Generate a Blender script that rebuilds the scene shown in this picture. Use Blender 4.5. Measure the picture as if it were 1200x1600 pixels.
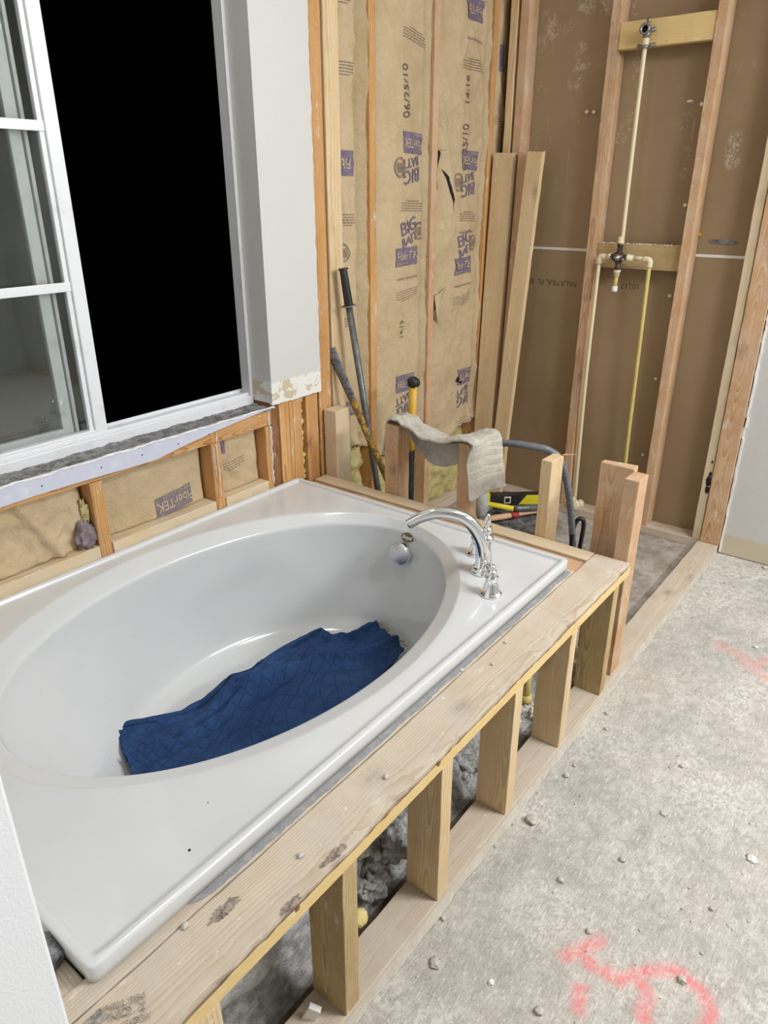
import bpy, bmesh, math, random
from mathutils import Vector, Matrix, noise
random.seed(7)
for o in list(bpy.data.objects): bpy.data.objects.remove(o)
S = bpy.context.scene
COL = S.collection
R_ = math.radians

# ------------------------------------------------------------------ camera
CAMZ = 1.46; FPX = 1137.7; YAW = R_(37.608); PIT = R_(23.768)
cd = bpy.data.cameras.new('camera'); cam = bpy.data.objects.new('camera', cd); COL.objects.link(cam)
cd.sensor_fit = 'VERTICAL'; cd.sensor_height = 36.0; cd.lens = FPX / 1600 * 36.0; cd.clip_start = 0.02
FW = Vector((math.cos(YAW) * math.cos(PIT), math.sin(YAW) * math.cos(PIT), -math.sin(PIT)))
RT = FW.cross(Vector((0, 0, 1))).normalized(); UP = RT.cross(FW)
cam.matrix_world = Matrix(((RT.x, UP.x, -FW.x, 0), (RT.y, UP.y, -FW.y, 0), (RT.z, UP.z, -FW.z, CAMZ), (0, 0, 0, 1)))
S.camera = cam
S.view_settings.view_transform = 'Standard'; S.view_settings.look = 'None'
S.view_settings.gamma = 1; S.view_settings.use_curve_mapping = False
S.view_settings.exposure = 0.0

# ------------------------------------------------------------------ world (night) and lamps
W = bpy.data.worlds.new('world'); S.world = W; W.use_nodes = True
W.node_tree.nodes['Background'].inputs[0].default_value = (0.0004, 0.0004, 0.0006, 1)
W.node_tree.nodes['Background'].inputs[1].default_value = 1.0
def area(name, loc, target, sx, sy, power, color):
    l = bpy.data.lights.new(name, 'AREA'); l.shape = 'RECTANGLE'; l.size = sx; l.size_y = sy; l.energy = power; l.color = color
    o = bpy.data.objects.new(name, l); COL.objects.link(o); o.location = loc
    o.rotation_euler = (Vector(target) - Vector(loc)).to_track_quat('-Z', 'Y').to_euler(); return o
area('vanity_light', (2.35, -1.9, 2.25), (1.4, 1.0, 0.4), 1.2, 0.3, 62, (0.94, 0.965, 1.0))
area('ceiling_light', (1.75, -0.75, 2.62), (1.6, -0.4, 0), 0.5, 0.5, 34, (0.97, 0.98, 1.0))
area('recessed_light', (1.05, 1.15, 2.62), (1.05, 1.15, 0), 0.22, 0.22, 5, (1.0, 0.95, 0.88))

def px(x, y, X=None, Y=None, Z=None):
    """the point seen at a photograph position, at a known depth, side distance or height"""
    d = RT * ((x - 600) / FPX) - UP * ((y - 800) / FPX) + FW
    t = X / d.x if X is not None else Y / d.y if Y is not None else (Z - CAMZ) / d.z
    return Vector((0, 0, CAMZ)) + d * t

# ------------------------------------------------------------------ materials
class NT:
    def __init__(s, name):
        s.m = bpy.data.materials.new(name); s.m.use_nodes = True; s.t = s.m.node_tree; s.n = s.t.nodes
        s.b = s.n['Principled BSDF']
    def new(s, ty, ins=None, **kw):
        n = s.n.new(ty)
        for k, v in kw.items(): setattr(n, k, v)
        for k, v in (ins or {}).items():
            if isinstance(v, bpy.types.NodeSocket): s.t.links.new(v, n.inputs[k])
            else: n.inputs[k].default_value = v
        return n
    def link(s, a, b): s.t.links.new(a, b)
    def obj(s, scale=(1, 1, 1), rnd=True, rot=(0, 0, 0)):
        tc = s.new('ShaderNodeTexCoord'); v = tc.outputs['Object']
        if rnd:
            oi = s.new('ShaderNodeObjectInfo')
            v = s.new('ShaderNodeVectorMath', {0: v, 1: s.new('ShaderNodeVectorMath', {0: oi.outputs['Random'], 'Scale': 37.0}, operation='SCALE').outputs[0]}, operation='ADD').outputs[0]
        return s.new('ShaderNodeMapping', {'Vector': v, 'Scale': scale, 'Rotation': rot}).outputs[0]
    def noise(s, v, scale, detail=4, rough=.55, dist=0.0):
        return s.new('ShaderNodeTexNoise', {'Vector': v, 'Scale': scale, 'Detail': detail, 'Roughness': rough, 'Distortion': dist}).outputs[0]
    def ramp(s, f, a, b, lo=0.0, hi=1.0):
        return s.new('ShaderNodeMapRange', {0: f, 1: a, 2: b, 3: lo, 4: hi}, clamp=True).outputs[0]
    def math(s, op, a, b=0.0):
        return s.new('ShaderNodeMath', {0: a, 1: b}, operation=op).outputs[0]
    def mix(s, f, a, b, mode='MIX'):
        n = s.new('ShaderNodeMix', data_type='RGBA', blend_type=mode)
        for i, v in ((0, f), (6, a), (7, b)):
            if isinstance(v, bpy.types.NodeSocket): s.t.links.new(v, n.inputs[i])
            else: n.inputs[i].default_value = (tuple(v) + (1,)) if isinstance(v, (tuple, list)) and len(v) == 3 else v
        return n.outputs[2]
    def color(s, c):
        if isinstance(c, bpy.types.NodeSocket): s.link(c, s.b.inputs['Base Color'])
        else: s.b.inputs['Base Color'].default_value = tuple(c) + (1,)
    def bump(s, h, strength=.5, dist=.002):
        n = s.new('ShaderNodeBump', {'Height': h, 'Strength': strength, 'Distance': dist}); s.link(n.outputs[0], s.b.inputs['Normal'])
    def set(s, **kw):
        for k, v in kw.items(): s.b.inputs[k.replace('_', ' ')].default_value = v
        return s

def srgb(r, g, b):
    f = lambda c: c / 12.92 if c <= .04045 else ((c + .055) / 1.055) ** 2.4
    return (f(r / 255), f(g / 255), f(b / 255))

WOODS = {}
def wood(tone, axis='z'):
    key = (tone, axis)
    if key in WOODS: return WOODS[key]
    light, dark, dust, damt = {
        'pine':   (srgb(234, 208, 164), srgb(192, 156, 108), srgb(222, 208, 186), .35),
        'pale':   (srgb(230, 210, 174), srgb(192, 164, 124), srgb(212, 202, 184), .55),
        'fir':    (srgb(224, 172, 108), srgb(160, 106, 54), srgb(214, 194, 164), .25),
        'red':    (srgb(218, 178, 136), srgb(166, 120, 80), srgb(214, 198, 176), .5),
        'brown':  (srgb(150, 102, 64), srgb(104, 66, 38), srgb(190, 165, 140), .2),
        'treated': (srgb(202, 176, 126), srgb(148, 118, 74), srgb(205, 190, 160), .3),
        'yellow': (srgb(233, 205, 146), srgb(214, 178, 112), srgb(232, 214, 170), .3),
        'dusty':  (srgb(214, 198, 176), srgb(182, 162, 138), srgb(206, 196, 182), .75),
        'dirty':  (srgb(216, 200, 176), srgb(174, 154, 130), srgb(200, 191, 178), .8),
    }[tone]
    m = NT('wood_%s_%s' % (tone, axis))
    i = 'xyz'.index(axis)
    def sc(a, c): v = [c, c, c]; v[i] = a; return tuple(v)
    # flat-sawn growth rings: distance from a pith line outside the board, bent by slow noise along the grain
    oi = m.new('ShaderNodeObjectInfo').outputs['Random']
    p0 = m.obj((1, 1, 1), False); sx = m.new('ShaderNodeSeparateXYZ', {0: p0}).outputs
    j, k = [q for q in range(3) if q != i]
    wv = m.noise(m.obj(sc(1.3, 5)), 1.0, 2, .45); wv2 = m.noise(m.obj(sc(6, 30)), 1.0, 3, .6)
    oj = m.math('ADD', sx[j], m.math('ADD', m.ramp(oi, 0, 1, .012, .05), m.math('MULTIPLY', m.math('SUBTRACT', wv, .5), .10)))
    ok = m.math('ADD', sx[k], m.math('ADD', m.ramp(m.math('FRACT', m.math('MULTIPLY', oi, 7.3)), 0, 1, -.03, .03), m.math('MULTIPLY', m.math('SUBTRACT', wv2, .5), .006)))
    rr_ = m.math('SQRT', m.math('ADD', m.math('MULTIPLY', oj, oj), m.math('MULTIPLY', ok, ok)))
    ring = m.math('FRACT', m.math('MULTIPLY', rr_, 230.0))
    ring = m.math('POWER', ring, 2.2)                      # early wood fades into a thin late-wood line
    ring = m.math('MULTIPLY', ring, m.ramp(ring, .97, 1.0, 1, .35))
    big = m.noise(m.obj(sc(.8, 7)), 2.0, 4, .6)
    fine = m.noise(m.obj(sc(4, 210)), 2.0, 4, .75)
    g = m.math('SUBTRACT', m.math('ADD', m.math('MULTIPLY', big, .55), m.math('MULTIPLY', m.math('SUBTRACT', fine, .5), .55)), m.math('MULTIPLY', ring, .34))
    c = m.mix(m.ramp(g, -.12, .38), dark, light)
    vo = m.new('ShaderNodeTexVoronoi', {'Vector': m.obj(sc(4.0, 7)), 'Scale': 1.0, 'Randomness': 1.0})
    kd = m.math('ADD', vo.outputs['Distance'], m.math('MULTIPLY', m.math('SUBTRACT', m.noise(m.obj((40, 40, 40)), 1.0, 2, .5), .5), .05))
    kn = m.math('MAXIMUM', m.ramp(kd, .07, .10, .85, 0), m.math('MULTIPLY', m.ramp(kd, .10, .20, 1, 0), .45))
    c = m.mix(m.math('MULTIPLY', kn, .7), c, tuple(x * .45 for x in dark))
    d1 = m.noise(m.obj((7, 7, 7)), 1.3, 6, .65)
    d2 = m.noise(m.obj((60, 60, 60)), 1.0, 4, .7)
    dm = m.math('MULTIPLY', m.ramp(m.math('ADD', m.math('MULTIPLY', d1, .7), m.math('MULTIPLY', d2, .3)), .38, .66), damt)
    c = m.mix(dm, c, dust)
    sp = m.ramp(m.noise(m.obj((90, 90, 90)), 1.0, 2, .5), .70, .76)
    c = m.mix(m.math('MULTIPLY', sp, .8), c, srgb(228, 222, 212))
    spl = m.math('MULTIPLY', m.ramp(m.noise(m.obj(sc(7, 22)), 1.0, 7, .75), .60, .68), .65)
    c = m.mix(spl, c, srgb(230, 222, 208))
    if tone in ('dirty',):
        st = m.ramp(m.noise(m.obj(sc(6, 16)), 1.2, 5, .7, 1.0), .64, .72)
        c = m.mix(m.math('MULTIPLY', st, .5), c, srgb(128, 120, 114))
    m.color(c); m.set(Roughness=.85, Specular_IOR_Level=.25)
    m.bump(m.math('ADD', fine, m.math('MULTIPLY', d2, .8)), .45, .0012)
    WOODS[key] = m.m
    return m.m

def plain(name, col, rough=.5, metal=0.0, var=.08, scale=30, bump=.0, bscale=200, bdist=.001, spec=.5):
    m = NT(name)
    n = m.noise(m.obj((1, 1, 1), False), scale, 4, .6)
    m.color(m.mix(n, tuple(c * (1 - var) for c in col), tuple(min(1, c * (1 + var)) for c in col)))
    m.set(Roughness=rough, Metallic=metal, Specular_IOR_Level=spec)
    if bump: m.bump(m.noise(m.obj((1, 1, 1), False), bscale, 3, .6), bump, bdist)
    return m.m

def dirty(name, col, dirtc, amt=.5, scale=20, rough=.6, metal=0, lo=.45, hi=.65, bump=.3, bdist=.001, fine=150):
    m = NT(name)
    a = m.noise(m.obj((1, 1, 1), False), scale, 8, .7); b = m.noise(m.obj((1, 1, 1), False), fine, 4, .7)
    f = m.math('ADD', m.math('MULTIPLY', a, .7), m.math('MULTIPLY', b, .3))
    m.color(m.mix(m.math('MULTIPLY', m.ramp(f, lo, hi), amt), col, dirtc))
    m.set(Roughness=rough, Metallic=metal); m.bump(b, bump, bdist)
    return m.m

def m_acrylic():
    m = NT('tub_acrylic')
    n = m.noise(m.obj((1, 1, 1), False), 3.0, 6, .6)
    s = m.ramp(m.noise(m.obj((1, 1, 1), False), 55, 3, .5), .74, .80)
    c = m.mix(m.ramp(n, .35, .7), srgb(216, 217, 216), srgb(210, 212, 212))
    m.color(m.mix(m.math('MULTIPLY', s, .35), c, srgb(150, 148, 144)))
    m.set(Roughness=.16, Specular_IOR_Level=.5); m.b.inputs['Coat Weight'].default_value = .3; m.b.inputs['Coat Roughness'].default_value = .08
    return m.m

def m_kraft():
    m = NT('kraft_paper')
    v = m.obj((1, 1, 1), False)
    n = m.noise(v, 5, 6, .6); cr = m.noise(v, 28, 5, .6, 1.5); f = m.noise(v, 400, 2, .5)
    c = m.mix(m.ramp(n, .3, .7), srgb(192, 169, 132), srgb(212, 191, 156))
    c = m.mix(m.ramp(cr, .56, .72, 0, .5), c, srgb(216, 199, 168))
    c = m.mix(m.math('MULTIPLY', f, .2), c, srgb(150, 120, 80))
    w = m.ramp(m.noise(v, 45, 3, .6), .72, .78, 0, .7); c = m.mix(w, c, srgb(225, 218, 205))
    m.color(c); m.set(Roughness=.75, Specular_IOR_Level=.3); m.bump(m.math('ADD', cr, m.math('MULTIPLY', f, .1)), .9, .006)
    return m.m

def m_painted(name, col, lower=None, lz=0.1, patch=False):
    m = NT(name)
    g = m.new('ShaderNodeNewGeometry').outputs['Position']
    n = m.noise(g, 260, 3, .5); big = m.noise(g, 3, 4, .6)
    c = m.mix(m.ramp(big, .3, .7), tuple(x * .97 for x in col), col)
    if lower:
        z = m.new('ShaderNodeSeparateXYZ', {0: g}).outputs[2]
        e = m.math('ADD', z, m.math('MULTIPLY', m.math('SUBTRACT', m.noise(g, 30, 4, .6), .5), .03))
        f = m.ramp(e, lz - .003, lz + .003, 1, 0)
        lc = lower
        if patch:
            p = m.ramp(m.noise(g, 16, 5, .6, .8), .44, .47)
            lc = m.mix(p, lower, srgb(236, 234, 228))
        c = m.mix(f, c, lc)
    sc = m.ramp(m.noise(m.new('ShaderNodeMapping', {'Vector': g, 'Scale': (9, 9, 14)}).outputs[0], 3, 8, .8, 2), .70, .73, 0, .5)
    c = m.mix(sc, c, srgb(150, 146, 138))
    m.color(c); m.set(Roughness=.6, Specular_IOR_Level=.3); m.bump(n, .35, .002)
    return m.m

def seg_group():
    g = bpy.data.node_groups.new('stroke', 'ShaderNodeTree')
    for nm in ('P', 'A', 'B'): g.interface.new_socket(nm, in_out='INPUT', socket_type='NodeSocketVector')
    g.interface.new_socket('D', in_out='OUTPUT', socket_type='NodeSocketFloat')
    i = g.nodes.new('NodeGroupInput'); o = g.nodes.new('NodeGroupOutput')
    def vm(op, a, b=None, sc=None):
        n = g.nodes.new('ShaderNodeVectorMath'); n.operation = op
        g.links.new(a, n.inputs[0])
        if b is not None: g.links.new(b, n.inputs[1])
        if sc is not None: g.links.new(sc, n.inputs['Scale'])
        return n
    pa = vm('SUBTRACT', i.outputs['P'], i.outputs['A']).outputs[0]; ba = vm('SUBTRACT', i.outputs['B'], i.outputs['A']).outputs[0]
    d1 = vm('DOT_PRODUCT', pa, ba).outputs['Value']; d2 = vm('DOT_PRODUCT', ba, ba).outputs['Value']
    dv = g.nodes.new('ShaderNodeMath'); dv.operation = 'DIVIDE'; dv.use_clamp = True
    g.links.new(d1, dv.inputs[0]); g.links.new(d2, dv.inputs[1])
    pr = vm('SCALE', ba, None, dv.outputs[0]).outputs[0]
    ln = vm('LENGTH', vm('SUBTRACT', pa, pr).outputs[0]).outputs['Value']
    g.links.new(ln, o.inputs[0]); return g
SEG = seg_group()
def strokes(m, P, segs):
    d = None
    for a, b in segs:
        n = m.new('ShaderNodeGroup', node_tree=SEG); m.link(P, n.inputs[0])
        n.inputs[1].default_value = a; n.inputs[2].default_value = b
        d = n.outputs[0] if d is None else m.math('MINIMUM', d, n.outputs[0])
    return d
def poly_segs(pts, **kw):
    q = [tuple(px(x, y, **kw)) for x, y in pts]
    return list(zip(q[:-1], q[1:]))

def m_floor():
    m = NT('concrete')
    g = m.new('ShaderNodeNewGeometry').outputs['Position']
    a = m.noise(g, 2.2, 8, .65); b = m.noise(g, 24, 8, .75, .4); f = m.noise(g, 190, 4, .75)
    c = m.mix(m.ramp(a, .38, .60), srgb(192, 184, 172), srgb(172, 170, 163))
    c = m.mix(m.ramp(b, .40, .66, 0, .8), c, srgb(221, 216, 206))
    c = m.mix(m.ramp(m.noise(g, 7, 7, .7, .5), .44, .66, 0, .35), c, srgb(164, 160, 154))
    c = m.mix(m.ramp(f, .50, .70, 0, .65), c, srgb(128, 123, 115))
    c = m.mix(m.math('MULTIPLY', m.ramp(m.noise(g, 3.1, 4, .6), .48, .6), m.ramp(m.noise(g, 60, 6, .8, .6), .46, .56, 0, .7)), c, srgb(228, 224, 214))
    c = m.mix(m.ramp(m.noise(g, 75, 5, .8, 1.0), .62, .68, 0, .75), c, srgb(234, 230, 222))
    # short trowel scratches and plaster crumbs ground in
    s1 = m.new('ShaderNodeMapping', {'Vector': g, 'Scale': (30, 190, 1), 'Rotation': (0, 0, .9)}).outputs[0]
    s2 = m.new('ShaderNodeMapping', {'Vector': g, 'Scale': (34, 210, 1), 'Rotation': (0, 0, -.5)}).outputs[0]
    c = m.mix(m.ramp(m.noise(s1, 1, 3, .6), .58, .66, 0, .5), c, srgb(150, 145, 137))
    c = m.mix(m.ramp(m.noise(s2, 1, 3, .6), .58, .66, 0, .55), c, srgb(238, 234, 226))
    dk = m.new('ShaderNodeTexVoronoi', {'Vector': g, 'Scale': 26.0}); dk2 = m.ramp(dk.outputs['Distance'], .05, .09, 1, 0)
    c = m.mix(m.math('MULTIPLY', dk2, m.ramp(m.noise(g, 5, 2, .5), .5, .6, 0, .8)), c, srgb(92, 86, 80))
    # shower pan and the ground under the tub: bare, darker, dirtier
    sx = m.new('ShaderNodeSeparateXYZ', {0: g}); y = sx.outputs[1]; x = sx.outputs[0]
    sh = m.math('MULTIPLY', m.ramp(y, .66, .68), m.ramp(x, 2.0, 2.02))
    c = m.mix(m.math('MULTIPLY', sh, m.ramp(m.noise(g, 9, 6, .7), .42, .62, .25, .8)), c, srgb(132, 120, 106))
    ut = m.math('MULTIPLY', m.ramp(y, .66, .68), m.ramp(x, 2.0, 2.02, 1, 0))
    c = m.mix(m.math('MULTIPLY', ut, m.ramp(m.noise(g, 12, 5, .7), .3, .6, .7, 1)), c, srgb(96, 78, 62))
    # saw cut and hairline cracks
    wob = m.new('ShaderNodeVectorMath', {0: g, 1: m.new('ShaderNodeVectorMath', {0: m.new('ShaderNodeTexNoise', {'Vector': g, 'Scale': 30.0}).outputs[1], 'Scale': .010}, operation='SCALE').outputs[0]}, operation='ADD').outputs[0]
    cr = strokes(m, wob, poly_segs([(1058, 972), (1130, 992), (1200, 1010)], Z=0) + poly_segs([(1118, 1600), (1150, 1480), (1200, 1340)], Z=0))
    c = m.mix(m.ramp(cr, .0008, .0022, .75, 0), c, srgb(88, 84, 78))
    # sprayed pink layout marks
    hard = [poly_segs([(882, 1488), (905, 1482), (925, 1505), (965, 1525)], Z=0), poly_segs([(905, 1478), (935, 1466)], Z=0),
            poly_segs([(965, 1527), (1010, 1512), (1052, 1510)], Z=0), poly_segs([(995, 1528), (1012, 1550), (1000, 1575), (1010, 1600)], Z=0),
            poly_segs([(1055, 1512), (1095, 1545), (1108, 1575), (1098, 1600)], Z=0), poly_segs([(905, 1540), (902, 1570)], Z=0)]
    d = strokes(m, wob, sum(hard, []))
    tex = m.ramp(m.noise(g, 60, 6, .8), .30, .62, 1, .25)
    pk = m.math('MULTIPLY', m.ramp(d, .005, .024, 1.0, 0), tex)
    c = m.mix(pk, c, srgb(248, 120, 124))
    soft = poly_segs([(1125, 1008), (1155, 1022), (1172, 1040)], Z=0) + poly_segs([(1172, 1040), (1200, 1030)], Z=0) + poly_segs([(1175, 1042), (1200, 1060)], Z=0)
    d = strokes(m, wob, soft)
    pk = m.math('MULTIPLY', m.ramp(d, .004, .04, .6, 0), m.ramp(m.noise(g, 60, 6, .8), .35, .65, 1, .2))
    c = m.mix(pk, c, srgb(240, 150, 150))
    m.color(c); m.set(Roughness=.88, Specular_IOR_Level=.25)
    m.bump(m.math('ADD', m.math('MULTIPLY', b, 1.0), m.math('ADD', m.math('MULTIPLY', f, .4), m.math('MULTIPLY', m.noise(s1, 2, 3, .6), .5))), .6, .004)
    return m.m

def m_drywall_back():
    m = NT('drywall_paper_back')
    g = m.new('ShaderNodeNewGeometry').outputs['Position']
    a = m.noise(g, 1.6, 5, .6); f = m.noise(g, 320, 2, .6)
    c = m.mix(m.ramp(a, .35, .65), srgb(156, 133, 102), srgb(172, 149, 117))
    c = m.mix(m.math('MULTIPLY', f, .25), c, srgb(120, 96, 66))
    z = m.new('ShaderNodeSeparateXYZ', {0: g}).outputs[2]
    up = m.ramp(z, 1.15, 1.35)
    # plaster smears: boot-print like blotches, drips and scratches (upper sheet only)
    bl = m.math('MULTIPLY', m.ramp(m.noise(g, 4.5, 3, .5, .4), .60, .66), m.ramp(m.noise(g, 32, 5, .7, 2), .50, .60))
    st = m.new('ShaderNodeMapping', {'Vector': g, 'Scale': (1, 26, 1.1), 'Rotation': (.05, 0, 0)}).outputs[0]
    dr = m.math('MULTIPLY', m.ramp(m.noise(st, 2.4, 3, .5), .70, .74), m.ramp(m.noise(g, 14, 5, .8), .44, .62))
    k = m.math('MULTIPLY', m.math('MAXIMUM', m.math('MULTIPLY', bl, .5), m.math('MULTIPLY', dr, .6)), up)
    c = m.mix(k, c, srgb(205, 192, 170))
    # drips drawn by hand where they run
    wob = m.new('ShaderNodeVectorMath', {0: g, 1: m.new('ShaderNodeVectorMath', {0: m.new('ShaderNodeTexNoise', {'Vector': g, 'Scale': 25.0}).outputs[1], 'Scale': .012}, operation='SCALE').outputs[0]}, operation='ADD').outputs[0]
    X = 3.258
    dd = strokes(m, wob, poly_segs([(872, 20), (860, 190), (852, 290)], X=X) + poly_segs([(888, 120), (882, 240)], X=X) + poly_segs([(905, 175), (893, 235), (877, 280), (873, 385)], X=X)
                 + poly_segs([(1093, 80), (1078, 190), (1062, 330), (1050, 372)], X=X) + poly_segs([(1058, 130), (1040, 260), (1024, 370)], X=X))
    c = m.mix(m.math('MULTIPLY', m.ramp(dd, .0012, .0045, 1.0, 0), m.ramp(m.noise(g, 60, 4, .7), .36, .52)), c, srgb(210, 198, 178))
    # boot-sole scuffs
    bb = strokes(m, wob, poly_segs([(855, 25), (862, 45)], X=X) + poly_segs([(905, 75), (912, 95)], X=X) + poly_segs([(903, 110), (895, 128)], X=X) + poly_segs([(1146, 215), (1142, 250)], X=X) + poly_segs([(910, 5), (950, 8)], X=X))
    tr = m.ramp(m.noise(m.new('ShaderNodeMapping', {'Vector': g, 'Scale': (1, 1, .6), 'Rotation': (.5, 0, 0)}).outputs[0], 70, 4, .7, 1.6), .44, .56, 0, .2)
    c = m.mix(m.math('MULTIPLY', m.math('MULTIPLY', m.ramp(bb, .018, .036, .75, 0), m.ramp(tr, .04, .16)), m.ramp(m.noise(g, 24, 3, .6), .4, .55)), c, srgb(208, 196, 176))
    m.color(c); m.set(Roughness=.8, Specular_IOR_Level=.3); m.bump(f, .15, .0008)
    return m.m

def m_fibreglass():
    m = NT('fibreglass_wool'); v = m.obj((1, 1, 1), False)
    a = m.noise(v, 13, 6, .7, .6); b = m.noise(v, 120, 4, .8)
    c = m.mix(m.ramp(a, .3, .65), srgb(196, 178, 110), srgb(226, 212, 152)); c = m.mix(m.ramp(b, .5, .7, 0, .4), c, srgb(245, 238, 205))
    m.color(c); m.set(Roughness=.95, Specular_IOR_Level=.1); m.bump(m.math('ADD', a, b), 1.0, .008)
    return m.m

def m_terry():
    m = NT('terry_cloth')
    tc = m.new('ShaderNodeTexCoord').outputs['UV']; o = m.obj((1, 1, 1), False)
    loop = m.noise(o, 420, 2, .6); dirt = m.noise(o, 16, 7, .75)
    c = m.mix(m.ramp(dirt, .34, .68), srgb(218, 213, 198), srgb(160, 154, 140)); c = m.mix(m.ramp(loop, .52, .7, 0, .6), c, srgb(226, 221, 206))
    u = m.new('ShaderNodeSeparateXYZ', {0: tc}).outputs[0]
    st = m.ramp(m.math('SINE', m.math('MULTIPLY', u, 170.0)), .2, .5)
    z0 = m.math('MULTIPLY', st, m.math('MULTIPLY', m.ramp(u, .72, .73), m.ramp(u, .93, .94, 1, 0)))
    c = m.mix(m.math('MULTIPLY', z0, .6), c, srgb(214, 208, 188))
    m.color(c); m.set(Roughness=1.0, Specular_IOR_Level=.05); m.b.inputs['Sheen Weight'].default_value = .3
    m.bump(m.math('SUBTRACT', m.math('ADD', loop, m.math('MULTIPLY', dirt, .6)), m.math('MULTIPLY', z0, .4)), .9, .004)
    return m.m

def m_quilt():
    m = NT('quilted_blanket')
    uv = m.new('ShaderNodeTexCoord').outputs['UV']; o = m.obj((1, 1, 1), False)
    s = m.new('ShaderNodeSeparateXYZ', {0: m.new('ShaderNodeVectorMath', {0: uv, 1: m.new('ShaderNodeVectorMath', {0: m.new('ShaderNodeTexNoise', {'Vector': o, 'Scale': 9.0}).outputs[1], 'Scale': .025}, operation='SCALE').outputs[0]}, operation='ADD').outputs[0]})
    u, v = s.outputs[0], s.outputs[1]
    def line(a, b):
        p = m.math('ADD', m.math('MULTIPLY', u, a), m.math('MULTIPLY', v, b))
        fr = m.math('ABSOLUTE', m.math('SUBTRACT', m.math('FRACT', p), .5)); return fr    # 0.5 on the seam
    l = m.math('MAXIMUM', line(17, 7.5), line(17, -7.5))
    seam = m.ramp(l, .468, .5)
    wr = m.noise(o, 34, 5, .65, 1.2)
    c = m.mix(m.ramp(m.noise(o, 8, 4, .6), .3, .7), srgb(36, 62, 104), srgb(46, 76, 120)); c = m.mix(m.math('MULTIPLY', seam, .6), c, srgb(26, 44, 80))
    c = m.mix(m.ramp(m.noise(o, 160, 3, .6), .74, .80, 0, .4), c, srgb(110, 125, 160))
    m.color(c); m.set(Roughness=.8, Specular_IOR_Level=.2)
    m.bump(m.math('SUBTRACT', m.math('MULTIPLY', wr, 1.7), m.math('MULTIPLY', m.ramp(l, .44, .5), .35)), .8, .006)
    return m.m

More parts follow.
